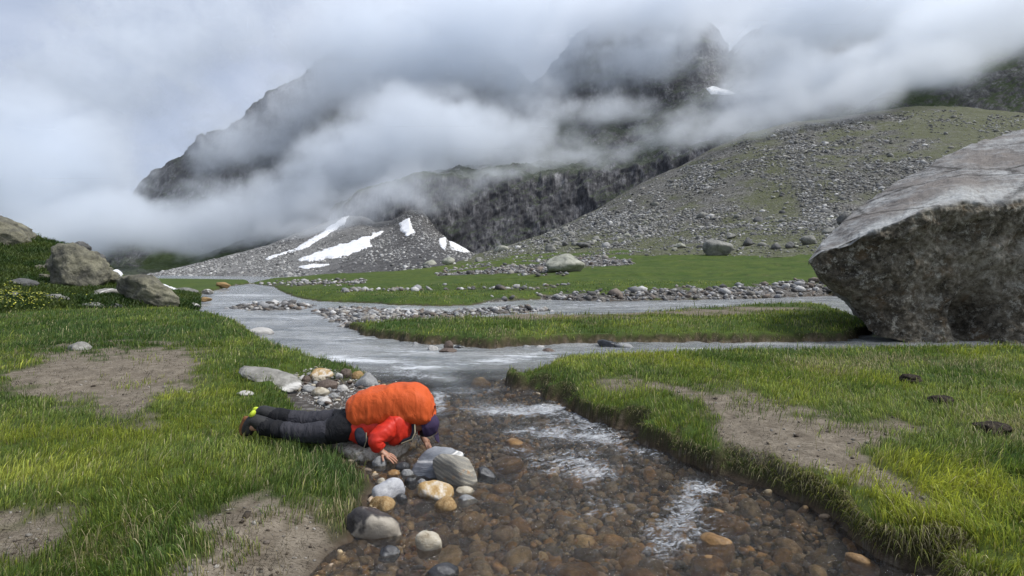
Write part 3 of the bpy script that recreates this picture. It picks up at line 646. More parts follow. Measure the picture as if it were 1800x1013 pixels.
for k, (bb, lab) in enumerate([((1236, 897, 1308, 940), 'large amber stone under water near the right bank, highest of the three'), ((1226, 936, 1294, 988), 'large amber stone under water near the right bank, middle of the three'),
        ((1215, 976, 1280, 1022), 'large amber stone under water near the right bank, lowest of the three'), ((976, 988, 1064, 1030), 'amber boulder under water at the bottom edge of the photo'), ((888, 770, 942, 800), 'amber stone under water right of the striped boulder, upper one'),
        ((866, 800, 922, 828), 'amber stone under water right of the striped boulder, lower one'), ((862, 850, 904, 872), 'flat amber stone under water below the dark wedge stone'), ((772, 714, 804, 730), 'amber stone breaking the surface right of the orange backpack'),
        ((828, 664, 864, 682), 'brown stone in the rapids above the orange backpack'), ((764, 752, 792, 766), 'amber stone in the water beside the purple cap'), ((806, 902, 852, 936), 'greenish brown stone under water right of the golden brown stone')]):
    stone_at('stone', lab, 'stone', bb, 'amber' if k not in (8, 10) else 'ochre', 60 + k, facets=6, soft=7, depth=.9, base=Vector(GP((bb[0] + bb[2]) / 2, bb[3] - 4, -.06) + (0,)))
stone_at('bank_slab', 'long grey slab with pale veins sloping into the grass of the left bank', 'slab', (419, 634, 532, 696), 'slab', 71, facets=9, soft=22, low=.12, dims=(.84, .40, .15), tilt=(R(16), R(17), R(-14)), sub=5, base=pick(470, 676), sink=0, crag=.14)
stone_at('stone', 'small pale stone in the grass behind the boots', 'stone', (417, 686, 447, 698), 'pale', 72, facets=6)
stone_at('stone', 'dark upright stone at the foot of the grassy islet', 'stone', (780, 599, 797, 618), 'brown', 73, facets=6, base=Vector(GP(788, 617) + (0,)))
for k, (bb, mt_, lab) in enumerate([((772, 612, 803, 624), 'brown', 'brown flat stone below the upright stone at the islet foot'), ((752, 607, 771, 620), 'pale', 'white stone left of the upright stone at the islet foot'), ((725, 601, 738, 609), 'grey', 'grey stone under the islet bank, leftmost'),
        ((960, 597, 979, 608), 'cream', 'yellowish stone on the islet shore above the green peninsula'), ((943, 607, 957, 615), 'pale', 'small white stone on the islet shore above the green peninsula'), ((918, 607, 934, 615), 'grey', 'grey stone on the islet shore left of the small white stone'),
        ((952, 612, 976, 622), 'brown', 'mossy brown stone in the water behind the peninsula tip'), ((1050, 597, 1092, 614), 'dark', 'dark block in the back channel behind the peninsula'), ((1080, 603, 1112, 615), 'grey', 'smooth grey stone in the back channel beside the dark block'),
        ((797, 606, 815, 616), 'dark', 'dark stone right of the upright stone at the islet foot')]):
    stone_at('stone', lab, 'stone', bb, mt_, 80 + k, facets=6, base=Vector(GP((bb[0] + bb[2]) / 2, bb[3] - 1) + (0,)))
stone_at('stone', 'pale pink stone on the left river bank by the bend', 'stone', (437, 576, 480, 592), 'pale', 92, facets=7, base=Vector(GP(458, 590) + (0,)), depth=.6)
stone_at('rock', 'grey rock half buried in the grass at the edge of the left mud patch', 'rock', (119, 601, 162, 620), 'slab', 93, facets=8, base=pick(140, 616))
# --- cobbles of the little beach behind the person
cob = [((544, 648, 588, 671), 'ochrewhite', 'tan and white cobble at the back of the cobble beach'), ((556, 667, 594, 687), 'brown', 'dark brown cobble in the middle of the cobble beach'), ((547, 680, 579, 699), 'cream', 'yellow cobble at the front of the cobble beach'),
       ((626, 655, 665, 684), 'grey', 'big smooth grey stone beside the orange backpack on the beach'), ((598, 648, 619, 667), 'brown', 'brown cobble at the river edge of the beach'), ((530, 660, 546, 673), 'brown', 'small brown cobble at the end of the long grey slab'),
       ((548, 661, 572, 675), 'cream', 'cream cobble in front of the tan and white cobble'), ((528, 678, 556, 692), 'grey', 'bluish grey cobble left of the yellow cobble'), ((592, 676, 612, 690), 'pale', 'pale cobble right of the dark brown cobble'), ((590, 655, 606, 668), 'pale', 'white cobble left of the brown river edge cobble'),
       ((556, 698, 582, 713), 'pale', 'white wet cobble nearest the trousers'), ((618, 652, 640, 668), 'ochre', 'ochre cobble behind the big smooth grey stone'), ((575, 690, 596, 702), 'grey', 'grey cobble right of the yellow cobble')]
for k, (bb, mt_, lab) in enumerate(cob): stone_at('cobble', lab, 'cobble', bb, mt_, 120 + k, facets=0 if k % 3 else 5, low=.3, group='cobbles of the beach')
protos = [rock_mesh('beach_cobble', (1, .85, .6), 150 + k, 3, facets=0 if k % 2 else 6, low=.3) for k in range(6)]
for k, me in enumerate(protos): me.materials.append(SM[('grey', 'pale', 'brown', 'grey', 'cream', 'slab')[k]])
cnt = 0
for k in range(900):
    a, b = rng.uniform(508, 700), rng.uniform(646, 722)
    if sdf(np.array([a]), np.array([b]), BEACH)[0] < 2: continue
    if a > 600 and b > 690: continue
    p = pick(a, b)
    o = bpy.data.objects.new('beach_cobble', protos[int(rng.integers(6))]); COL.objects.link(o)
    s = float(rng.choice([.045, .06, .08, .11], p=[.35, .35, .2, .1])); o.scale = (s, s, s * rng.uniform(.8, 1.2)); o.rotation_euler = (rng.normal(0, .2), rng.normal(0, .2), rng.uniform(0, 6.28))
    o.location = (p.x, p.y, p.z + s * .15)
    o['label'] = 'small rounded cobble among many on the cobble beach behind the person'; o['category'] = 'cobble'; o['group'] = 'small cobbles of the beach'
    cnt += 1
    if cnt >= 120: break
# --- masses of small stones
def scatter(name, pos, size, col, mat, sub=1, seed=1, flat=.65, kind='stuff', nvar=8, facets=6, label=None, cat=None):
    Vs, Fs, Cs, off = [], [], [], 0
    r_ = np.random.default_rng(seed); var = r_.integers(0, nvar, len(pos))
    for k in range(nvar):
        idx = np.where(var == k)[0]
        if not len(idx): continue
        v, f = rock_shape(sub, seed * 31 + k, facets=facets, soft=8, low=.3, rough=0)
        v = v * np.array([1, .8, flat]) * .5
        a = r_.uniform(0, 6.283, len(idx)); t1 = r_.normal(0, .3, len(idx)); ca, sa = np.cos(a), np.sin(a)
        vv = np.repeat(v[None], len(idx), 0) * size[idx][:, None, None]
        z = vv[..., 2] + vv[..., 0] * np.sin(t1)[:, None]
        x = vv[..., 0] * ca[:, None] - vv[..., 1] * sa[:, None]; y = vv[..., 0] * sa[:, None] + vv[..., 1] * ca[:, None]
        Vs.append((np.stack([x, y, z], -1) + pos[idx][:, None, :]).reshape(-1, 3))
        Fs.append((f[None] + (np.arange(len(idx)) * len(v))[:, None, None] + off).reshape(-1, 3)); off += len(v) * len(idx)
        Cs.append(np.repeat(col[idx], len(v), 0))
    return link(name, mesh_np(name, np.concatenate(Vs), np.concatenate(Fs), smooth=(sub > 1), attrs={'col': np.concatenate(Cs)}), mat, kind=kind, label=label, cat=cat)
def tintmat(name, rough=.8, sc=20, spec=.3):
    m, nt, out = newmat(name); oc = OBJ(nt); n = NOISE(nt, oc, sc, 5, .7)
    c = MIX(nt, 1.0, ATT(nt, 'col', 'Color'), RAMP(nt, n, [(.3, .55), (.7, 1.35)]), 'MULTIPLY')
    PRIN(nt, out, c, rough, BUMP(nt, n, .4, .03), spec); return m
def pal(n, cols, r_=rng):
    c = np.array(cols)[r_.integers(0, len(cols), n)]; return np.clip(c * r_.uniform(.7, 1.3, (n, 1)), 0, .8)
# riverbed
N = 26000; u = rng.uniform(-.75, .95, N); y = np.exp(rng.uniform(math.log(2.3), math.log(9.5), N)); x = u * y
h = gsample(H, x, y); ok = (h < .01) & (np.abs(u) < 1.1); x, y, h = x[ok][:9500], y[ok][:9500], h[ok][:9500]
sz = np.exp(rng.normal(math.log(.048), .50, len(x))); sz = np.clip(sz, .02, .22); sz = np.where(h > -.06, np.minimum(sz, .09), sz)
scatter('riverbed_pebbles', np.stack([x, y, h + sz * .12], -1), sz, pal(len(x), [(.36, .22, .10), (.42, .27, .13), (.26, .19, .12), (.34, .26, .18), (.24, .21, .18), (.50, .38, .22), (.40, .33, .24), (.20, .155, .115)]), tintmat('riverbed_pebbles', .5), 2, 5)
# gravel bars and shores
N = 60000; u = rng.uniform(-.62, 1.1, N); y = np.exp(rng.uniform(math.log(9), math.log(100), N)); x = u * y
g = gsample(grav, x, y); h = gsample(H, x, y); ok = rng.uniform(0, 1, N) < g * .95
x, y, h = x[ok], y[ok], h[ok]; sz = np.exp(rng.normal(math.log(.17), .4, len(x))) * np.clip(y / 24, .7, 1.7)
scatter('gravel', np.stack([x, y, h + sz * .12], -1), sz, pal(len(x), [(.22, .22, .22), (.14, .135, .13), (.34, .33, .32), (.27, .25, .22), (.10, .095, .09), (.45, .44, .42), (.17, .14, .115)]), tintmat('gravel'), 1, 6)
# fine grit between the beach cobbles
N = 4000; a = rng.uniform(505, 760, N); b = rng.uniform(640, 790, N); ok = sdf(a, b, BEACH) > 0; a, b = a[ok], b[ok]
pts = np.array([pick(p, q)[:] for p, q in zip(a, b)]); sz = rng.uniform(.012, .04, len(a))
scatter('beach_pebbles', pts, sz, pal(len(a), [(.22, .22, .22), (.30, .29, .27), (.15, .12, .10), (.40, .38, .35)]), tintmat('beach_pebbles'), 1, 7)

# ------------------------------------------------------------------ boulders on the meadow and the slope
def pgrid(P, px, py):
    d = (px_of(P) - px) ** 2 + (py_of(P) - py) ** 2
    i = np.unravel_index(np.argmin(d), d.shape); return Vector(P[i])
def on_far(px, py):
    p = pick(px, py)
    if py < 452 or p.y > 62: p = pgrid(SLOPE, px, py)
    return p
stone_at('field_boulder', 'large pale lichen covered boulder alone on the green meadow', 'boulder', (959, 445, 1028, 483), 'fieldpale', 203, base=pick(993, 479), facets=7, soft=10, low=.2, sub=5)
stone_at('field_boulder', 'large rounded grey boulder at the foot of the scree slope', 'boulder', (1235, 420, 1285, 453), 'field', 204, base=pick(1260, 450), facets=9, soft=9, sub=5)
fb_ = [((1306, 417, 1326, 433), 'fielddark', 'dark boulder right of the large rounded grey boulder'), ((1405, 414, 1433, 431), 'field', 'grey boulder near the left end of the huge boulder'), ((1380, 424, 1398, 437), 'fielddark', 'dark low boulder left of the grey boulder by the huge boulder'),
       ((1356, 428, 1372, 439), 'fielddark', 'small dark boulder between two dark boulders at the slope foot'), ((958, 430, 978, 443), 'field', 'grey boulder up the slope behind the pale meadow boulder'), ((1012, 426, 1042, 436), 'fielddark', 'low dark boulder right of and above the pale meadow boulder'),
       ((988, 424, 1000, 433), 'fielddark', 'small dark boulder above the pale meadow boulder'), ((742, 456, 768, 474), 'fieldpale', 'white pointed boulder at the edge of the far debris cone'), ((1184, 427, 1206, 437), 'fieldpale', 'white block on the grass left of the rounded grey boulder'),
       ((1470, 374, 1494, 396), 'fielddark', 'dark boulder on the slope just above the huge boulder'), ((1446, 400, 1468, 412), 'field', 'flat grey boulder behind the top of the huge boulder'), ((1225, 372, 1246, 384), 'field', 'grey boulder in the middle of the scree slope'),
       ((915, 425, 935, 437), 'fieldpale', 'pale block on the left edge of the scree slope'), ((868, 432, 894, 444), 'fieldpale', 'pale flat block beside the foot of the dark cliff'), ((835, 452, 850, 462), 'field', 'small grey boulder on the bright meadow strip'), ((1278, 412, 1294, 420), 'field', 'flat pale rock just above the large rounded grey boulder'),
       ((776, 452, 800, 466), 'fieldpale', 'cluster rock beside the white pointed boulder')]
for k, (bb, mt_, lab) in enumerate(fb_): stone_at('field_boulder', lab, 'boulder', bb, mt_, 210 + k, base=on_far((bb[0] + bb[2]) / 2, bb[3]), facets=9, soft=14, sub=3)
# rubble of the slopes: the biggest stones one by one, the rest as a mass
def place_on(P, n, seed, wfun, tmax=.92, vg=None):
    r_ = np.random.default_rng(seed); nr, nc = P.shape[:2]
    i = r_.integers(1, int(nr * tmax), n * 6); j = r_.integers(1, nc - 1, n * 6)
    a, b = r_.uniform(0, 1, (2, n * 6, 1))
    p = P[i, j] * (1 - a) * (1 - b) + P[i + 1, j] * a * (1 - b) + P[i, j + 1] * (1 - a) * b + P[i + 1, j + 1] * a * b if False else P[i, j] + a * (P[i + 1, j] - P[i, j]) + b * (P[i, j + 1] - P[i, j])
    w_ = wfun(px_of(p), py_of(p), i / nr) * (1 - .85 * vg[i, j] if vg is not None else 1); ok = r_.uniform(0, 1, n * 6) < w_
    return p[ok][:n]
greys = [(.22, .215, .203), (.15, .147, .14), (.29, .285, .27), (.11, .108, .102), (.40, .39, .37), (.19, .185, .155), (.25, .24, .21)]
den_s = lambda a, b, t: np.clip(.25 + 1.6 * fbm(a / 70, b / 40, oct=4, seed=301) + .5 * np.exp(-((a - 1400 - .3 * (b - 260)) / 45) ** 2) + .6 * np.exp(-((b - 425) / 25) ** 2), .04, 1) * (a > 850) * np.where((b > 415) & (a < 1450), .45, 1)
p = place_on(SLOPE, 60000, 302, den_s, vg=veg); sz = np.exp(np.random.default_rng(3).normal(math.log(.37), .5, len(p)))
sz = sz * np.clip(p[:, 1] / 140, .5, 1.3)
scatter('slope_rubble', p + np.array([0, 0, .05]), np.clip(sz, .2, 2.6), pal(len(p), greys), tintmat('slope_rubble', .85, 1.5), 1, 8, facets=5)
p = place_on(FAN, 20000, 303, lambda a, b, t: np.clip(.3 + fbm(a / 60, b / 30, oct=3, seed=304), .05, 1)); sz = np.exp(np.random.default_rng(4).normal(math.log(.55), .45, len(p)))
scatter('debris_rubble', p, np.clip(sz, .3, 3), pal(len(p), [(.30, .295, .28), (.20, .195, .19), (.42, .41, .39), (.14, .138, .13)]), tintmat('debris_rubble', .85, 1.5), 1, 9, facets=5)
bp = [rock_mesh('slope_boulder', (1, .8, .65), 320 + k, 2, facets=8, soft=12, low=.25) for k in range(8)]
for k, me in enumerate(bp): me.materials.append(SM[('field', 'fielddark', 'fieldpale', 'field')[k % 4]])
p = place_on(SLOPE, 200, 305, lambda a, b, t: np.clip(.2 + np.exp(-((b - 415) / 40) ** 2), 0, 1) * (a > 880) * (a < 1800) * (b < 447), .8)
for q in p:
    o = bpy.data.objects.new('slope_boulder', bp[int(rng.integers(8))]); COL.objects.link(o)
    s = float(np.clip(np.exp(rng.normal(math.log(1.0), .38)), .6, 3.0)) * float(np.clip(q[1] / 110, .5, 1.4))
    o.scale = (s * rng.uniform(.8, 1.3), s, s * rng.uniform(.7, 1.2)); o.rotation_euler = (rng.normal(0, .2), rng.normal(0, .2), rng.uniform(0, 6.28)); o.location = (q[0], q[1], q[2] + .1 * s)
    o['label'] = 'grey boulder strewn among many over the scree slope on the right'; o['category'] = 'boulder'; o['group'] = 'boulders strewn over the scree slope'
# --- outcrops of the left hillside
def hs(lab, bb, seed, mat='lichen', name='outcrop', cat='outcrop', Y=None, **kw):
    kw.setdefault('facets', 10); kw.setdefault('soft', 12); kw.setdefault('rough', .08); kw.setdefault('crag', .30); kw.setdefault('sub', 5); kw.setdefault('depth', .7)
    pc = (bb[0] + bb[2]) / 2
    b = pgrid(HILL[:222], pc, bb[3] - 3)
    return stone_at(name, lab, cat, bb, mat, seed, base=b, **kw)
hs('pale cracked rock face crowning the hill at the left edge of the photo', (-70, 382, 66, 436), 401, tilt=(0, R(14), 0))
hs('large bulging cracked outcrop halfway down the left hill', (88, 428, 190, 512), 402, low=.3, rough=.16)
hs('rounded knob on the left shoulder of the large outcrop', (86, 452, 132, 486), 403, facets=6)
hs('long low rock slab running down to the river on the left', (204, 486, 322, 540), 404, tilt=(0, R(16), 0), depth=.5)
hs('dark small rock on the skyline above the large outcrop', (118, 425, 156, 446), 405, mat='fielddark', sub=4)
hs('thin ledge of rock on the skyline right of the large outcrop', (158, 446, 182, 462), 406, mat='fielddark', sub=4)
hs('grey block in the grass under the crowning rock face', (18, 490, 66, 510), 407, mat='fielddark', sub=4)
hs('pale flat rock in the yellow flowers', (12, 514, 40, 526), 408, mat='field', sub=4)
hs('pale flat rock at the right end of the yellow flowers', (78, 517, 122, 532), 409, mat='field', sub=4)
hs('tan wedge rock left of the long low slab', (160, 509, 214, 525), 410, mat='slab', sub=4)
hs('low grey rock at the foot of the long slab', (222, 523, 262, 534), 411, mat='field', sub=4)
hs('pale rock at the river end of the long slab', (306, 506, 346, 520), 412, mat='field', sub=4)
hs('pale flat rock lowest on the left hillside', (145, 533, 188, 545), 413, mat='field', sub=4)
hs('dark flat rock right of the lowest pale flat rock', (188, 534, 226, 545), 414, mat='fielddark', sub=4)
hs('narrow pale rock in the steep grass left of the large outcrop', (64, 466, 82, 478), 415, mat='lichen', sub=4)
hs('second narrow pale rock below the first in the steep grass', (66, 482, 90, 494), 416, mat='lichen', sub=4)
hs('rock lump between the large outcrop and the long slab', (150, 470, 206, 506), 417, rough=.15)
for k, (bb, mt_, lab) in enumerate([((312, 529, 330, 540), 'brown', 'rusty rock at the waterline below the long slab'), ((328, 532, 352, 541), 'slab', 'pale rock at the waterline below the long slab'), ((352, 522, 372, 530), 'ochre', 'orange rock at the waterline farther upstream'), ((378, 496, 404, 506), 'ochre', 'pinkish rock on the far left bank by the river bend'),
        ((356, 508, 376, 517), 'slab', 'pale rock on the left bank below the river bend'), ((270, 535, 312, 546), 'fielddark', 'dark flat rock on the grassy bank edge below the long slab')]):
    stone_at('rock', lab, 'rock', bb, mt_, 430 + k, base=Vector(GP((bb[0] + bb[2]) / 2, bb[3] + 1, .1) + (0,)), facets=8, sub=4)
# --- snow lying on the debris cones and in the gullies
m, nt, out = newmat('snow'); oc = OBJ(nt); n = NOISE(nt, oc, .6, 6, .65)
PRIN(nt, out, RAMP(nt, n, [(.3, (.62, .61, .60)), (.6, (.80, .80, .81))]), .6, BUMP(nt, n, .5, .4), .2)
def snow_patch(lab, P, poly, seed, thick=.5, amp=5, name='snow_patch'):
    px_, py_ = px_of(P), py_of(P); s = sdf(px_, py_, poly) + 1.6 * amp * fbm(px_ / 14 + py_ / 20, py_ / 6, oct=5, gain=.6, seed=seed)
    k = s > 0; Fg = gridfaces(*P.shape[:2]); Fg = Fg[(k.ravel()[Fg]).all(1)]
    lab_ = np.arange(k.size)
    while True:
        mn = lab_[Fg].min(1); old = lab_.copy(); np.minimum.at(lab_, Fg.ravel(), np.repeat(mn, 4)); lab_ = lab_[lab_]
        if (old == lab_).all(): break
    ids, ct_ = np.unique(lab_[Fg[:, 0]], return_counts=True); Fg = Fg[lab_[Fg[:, 0]] == ids[ct_.argmax()]]
    us = np.unique(Fg); rm = np.full(k.size, -1); rm[us] = np.arange(len(us))
    top = P.reshape(-1, 3)[us] + np.array([0, -.1, 1]) * (thick * sstep(0, 4, s.ravel()[us]) + .12)[:, None]; bot = P.reshape(-1, 3)[us] - np.array([0, 0, .5])
    n_ = len(us); f1 = rm[Fg]; e = np.concatenate([f1[:, [0, 1]], f1[:, [1, 2]], f1[:, [2, 3]], f1[:, [3, 0]]])
    key = np.sort(e, 1); kk = key[:, 0] * n_ + key[:, 1]; uq, ct = np.unique(kk, return_counts=True); be = e[np.isin(kk, uq[ct == 1])]
    side = np.stack([be[:, 1], be[:, 0], be[:, 0] + n_, be[:, 1] + n_], 1)
    return link(name, mesh_np(name, np.concatenate([top, bot]), np.concatenate([f1, f1[:, ::-1] + n_, side])), m, label=lab, cat='snow patch')
def densify(P, k):
    from_r = np.linspace(0, P.shape[0] - 1, P.shape[0] * k); from_c = np.linspace(0, P.shape[1] - 1, P.shape[1] * k)
    i = np.clip(from_r.astype(int), 0, P.shape[0] - 2); a = (from_r - i)[:, None, None]; Q = P[i] * (1 - a) + P[i + 1] * a
    j = np.clip(from_c.astype(int), 0, P.shape[1] - 2); b = (from_c - j)[None, :, None]; return Q[:, j] * (1 - b) + Q[:, j + 1] * b
F2 = densify(FAN, 2)
snow_patch('long snow streak climbing the left debris cone', F2, [(464, 455), (520, 436), (560, 412), (600, 384), (614, 380), (606, 394), (575, 414), (540, 436), (500, 448), (468, 458)], 1, amp=3)
snow_patch('wide snow field at the foot of the debris cones', F2, [(516, 462), (560, 442), (598, 430), (640, 418), (676, 404), (678, 408), (650, 424), (655, 434), (620, 446), (590, 455), (556, 458)], 2, amp=5)
snow_patch('small snow strip below the wide snow field', F2, [(522, 470), (552, 464), (578, 465), (560, 471), (530, 473)], 3, amp=2)
snow_patch('snow patch at the head of the right debris cone', F2, [(702, 392), (720, 382), (724, 398), (731, 410), (714, 416), (704, 408)], 4, amp=3)
FB = densify(FAN, 2)
snow_patch('narrow snow patch under the dark cliff', F2, [(771, 420), (784, 415), (786, 430), (782, 441), (773, 434)], 5, amp=1.5)
snow_patch('rounded snow patch at the corner of the dark cliff', F2, [(788, 424), (800, 420), (818, 432), (832, 444), (812, 444), (792, 438)], 6, amp=1.5)
snow_patch('small snow patch high under the cloud below the dark pinnacle', densify(MOUNT, 2), [(1240, 156), (1252, 151), (1276, 158), (1296, 165), (1270, 168), (1248, 166)], 9, amp=1.5, thick=1.2)
snow_patch('thin snow bank behind the long slab by the river', densify(HILL, 2), [(236, 488), (262, 496), (300, 508), (318, 514), (300, 513), (260, 504), (238, 496)], 7, thick=.15, amp=2)
snow_patch('little snow patch above the long slab', densify(HILL, 2), [(192, 483), (206, 478), (224, 484), (216, 490), (198, 492)], 8, thick=.15, amp=2)
# ------------------------------------------------------------------ the huge boulder on the right
def make_huge():
    px = np.concatenate([np.linspace(1421, 1470, 60, endpoint=False), np.linspace(1470, 1800, 260, endpoint=False), np.linspace(1800, 2250, 140)])
    k = sstep(1421, 1500, px)
    tip = (460.0, 13.3)
    def rl(pts):
        a, b = pl(px, pts); kk = np.minimum(1, (px - 1421) / 22.0) ** .5
        return (lerp(tip[0], a, kk), lerp(tip[1], b, kk))
    bot = rl([(1421, 470, 13.3), (1440, 492, 13.4), (1478, 520, 13.5), (1512, 556, 13.7), (1550, 590, 13.1), (1620, 606, 13.0), (1700, 614, 12.9), (1800, 620, 12.8), (2000, 624, 12.8), (2250, 622, 13.0)])
    mid = rl([(1421, 466, 13.2), (1440, 480, 13.0), (1500, 500, 12.9), (1600, 515, 12.9), (1720, 520, 13.0), (1800, 520, 12.9), (2250, 520, 12.5)])
    edge = rl([(1421, 452, 13.2), (1440, 443, 13.0), (1475, 432, 12.8), (1510, 416, 12.6), (1560, 395, 12.5), (1600, 378, 12.4), (1640, 364, 12.4), (1690, 352, 12.5), (1730, 356, 12.5), (1770, 352, 12.5), (1800, 345, 12.5), (1900, 320, 12.4), (2250, 250, 12.2)])
    ridge = rl([(1421, 446, 13.6), (1440, 428, 14.0), (1470, 402, 14.6), (1500, 376, 15.2), (1540, 346, 15.8), (1580, 322, 16.3), (1620, 302, 16.7), (1660, 277, 17.1), (1700, 254, 17.5), (1740, 244, 17.9), (1800, 229, 18.2), (1900, 200, 18.6), (2250, 120, 19)])
    bk = (np.minimum(ridge[0] + 8, 480), ridge[1] + 1.6)
    back = rl([(1421, 470, 13.9), (1460, 510, 15.5), (1520, 560, 17), (1700, 570, 19.5), (2250, 570, 21)])
    P = loft(px, [bot, mid, edge, ridge, bk, back, bot], [50, 60, 90, 10, 30, 12])
    # round the lip a little, then break the faces up
    for _ in range(2):
        P[1:-1] = .5 * P[1:-1] + .25 * (P[:-2] + P[2:])
    n = normals_grid(P); cen = P.mean((0, 1)); s = np.sign(((P - cen) * n).sum(-1).mean()); n = n * s
    x, y, z = (P[..., i] for i in range(3)); row = np.arange(P.shape[0])[:, None] + 0 * x
    a = x * .78 + y * .35; 
    layer = fbm(x / 1.6 + z * .3, y / 1.6, (z - .45 * x) / .22, 4, seed=501)
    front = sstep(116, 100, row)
    fac = fbm(x / 1.1, y / 1.1, z / .9, 6, gain=.58, seed=502, ridged=True) - .4
    d = .30 * fac * (.25 + .75 * front) + .10 * layer * (1 - front) + .16 * fbm(x / 3, y / 3, z / 3, 3, seed=503) + .03 * fbm(x / .15, y / .15, z / .15, 3, seed=504)
    # the dark hollow under its right half
    hollow = np.exp(-((px_of(P) - 1712) / 30) ** 2 - ((py_of(P) - 560) / 42) ** 2) * (row < 112)
    fade = np.minimum(1, (px - 1421) / 60)[None]
    P = P + n * (d * fade - 1.15 * hollow)[..., None]
    cap = P[:, -1]
    V_ = np.concatenate([P.reshape(-1, 3), [cap.mean(0)]])
    F4 = gridfaces(*P.shape[:2]); nc = P.shape[1]
    tri = np.array([[i * nc + nc - 1, (i + 1) * nc + nc - 1, len(V_) - 1] for i in range(P.shape[0] - 1)])
    fr = np.concatenate([front.ravel(), [0]])
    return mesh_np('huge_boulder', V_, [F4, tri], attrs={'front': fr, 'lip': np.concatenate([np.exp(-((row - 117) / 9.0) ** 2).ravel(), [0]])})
m, nt, out = newmat('huge_boulder'); oc = OBJ(nt)
gr_ = NOISE(nt, SCALEV(nt, oc, (1.1, 1.1, 3.2), (0, R(-27), 0)), 1.2, 8, .68, .5)
bl = NOISE(nt, oc, .8, 6, .65, .4); fi = NOISE(nt, oc, 7, 8, .8)
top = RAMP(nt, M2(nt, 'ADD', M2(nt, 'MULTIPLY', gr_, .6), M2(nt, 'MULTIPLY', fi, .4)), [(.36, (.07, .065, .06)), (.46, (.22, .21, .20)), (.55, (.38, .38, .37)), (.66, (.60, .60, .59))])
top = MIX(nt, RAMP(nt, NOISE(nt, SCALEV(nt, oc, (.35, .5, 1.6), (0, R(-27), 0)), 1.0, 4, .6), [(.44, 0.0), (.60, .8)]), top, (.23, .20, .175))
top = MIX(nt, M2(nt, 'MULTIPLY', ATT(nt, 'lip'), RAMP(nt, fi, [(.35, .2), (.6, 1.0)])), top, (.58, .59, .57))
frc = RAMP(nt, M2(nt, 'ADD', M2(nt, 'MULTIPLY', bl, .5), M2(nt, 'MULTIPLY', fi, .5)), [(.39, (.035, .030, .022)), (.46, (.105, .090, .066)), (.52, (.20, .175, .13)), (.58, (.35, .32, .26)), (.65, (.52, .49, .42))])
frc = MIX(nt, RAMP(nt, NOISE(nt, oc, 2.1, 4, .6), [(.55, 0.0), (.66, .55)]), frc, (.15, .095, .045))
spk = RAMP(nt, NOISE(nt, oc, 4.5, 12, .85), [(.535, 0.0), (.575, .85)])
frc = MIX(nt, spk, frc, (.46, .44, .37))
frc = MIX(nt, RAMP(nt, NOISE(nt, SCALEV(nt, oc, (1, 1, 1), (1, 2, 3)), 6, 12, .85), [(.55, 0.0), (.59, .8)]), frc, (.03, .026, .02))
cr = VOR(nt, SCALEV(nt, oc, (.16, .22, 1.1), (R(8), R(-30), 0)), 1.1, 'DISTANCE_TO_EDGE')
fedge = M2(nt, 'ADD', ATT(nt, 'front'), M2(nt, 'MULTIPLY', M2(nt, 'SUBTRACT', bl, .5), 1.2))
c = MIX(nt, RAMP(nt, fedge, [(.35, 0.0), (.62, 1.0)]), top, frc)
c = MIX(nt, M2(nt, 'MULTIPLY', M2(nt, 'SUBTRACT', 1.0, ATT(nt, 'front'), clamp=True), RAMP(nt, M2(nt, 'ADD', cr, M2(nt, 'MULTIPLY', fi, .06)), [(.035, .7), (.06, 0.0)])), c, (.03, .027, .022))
PRIN(nt, out, c, .85, BUMP(nt, M2(nt, 'ADD', M2(nt, 'ADD', gr_, fi), bl), .9, .10), .25)
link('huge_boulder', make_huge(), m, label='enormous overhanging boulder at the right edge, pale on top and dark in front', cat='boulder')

# ------------------------------------------------------------------ grass, blade by blade
def blades(name, x, y, z, h, w, ang, lean, droop, col, mat, label=None):
    n = len(x); r_ = np.random.default_rng(99)
    dx, dy = np.cos(ang), np.sin(ang)
    fa = r_.uniform(-.9, .9, n)                       # blades turn their flat side here and there
    wx, wy = np.cos(fa) * w * .5, np.sin(fa) * w * .5
    P0 = np.stack([x, y, z], 1)
    L = np.stack([dx, dy, 0 * dx], 1)
    up = np.array([0, 0, 1.0])
    p1 = P0 + L * (lean * .28 * h)[:, None] + up * (.52 * h * (1 - .2 * droop))[:, None]
    p2 = P0 + L * (lean * .62 * h)[:, None] + up * (.84 * h * (1 - .55 * droop))[:, None]
    p3 = P0 + L * (lean * 1.0 * h)[:, None] + up * (1.0 * h * (1 - droop))[:, None]
    Wd = np.stack([wx, wy, 0 * wx], 1)
    V_ = np.stack([P0 - Wd * .8, P0 + Wd * .8, p1 - Wd, p1 + Wd, p2 - Wd * .7, p2 + Wd * .7, p3], 1).reshape(-1, 3)
    o = (np.arange(n) * 7)[:, None]
    Q = np.concatenate([o + np.array([[0, 1, 3, 2]]), o + np.array([[2, 3, 5, 4]])]); T = o + np.array([[4, 5, 6]])
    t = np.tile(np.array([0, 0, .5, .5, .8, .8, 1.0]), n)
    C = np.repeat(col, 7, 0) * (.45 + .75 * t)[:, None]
    return link(name, mesh_np(name, V_, [Q, T], attrs={'col': C}), mat, kind='stuff', label=label)
m, nt, out = newmat('grass_blade')
a_ = ATT(nt, 'col', 'Color')
d_ = nd(nt, 'ShaderNodeBsdfPrincipled', {'Base Color': a_, 'Roughness': .55, 'Specular IOR Level': .25})
tr = nd(nt, 'ShaderNodeBsdfTranslucent', {'Color': MIX(nt, 1.0, a_, (1.25, 1.3, .7), 'MULTIPLY')})
mx = nd(nt, 'ShaderNodeMixShader', {0: .38, 1: d_, 2: tr}); nt.links.new(mx.outputs[0], out.inputs['Surface'])
GRASSM = m
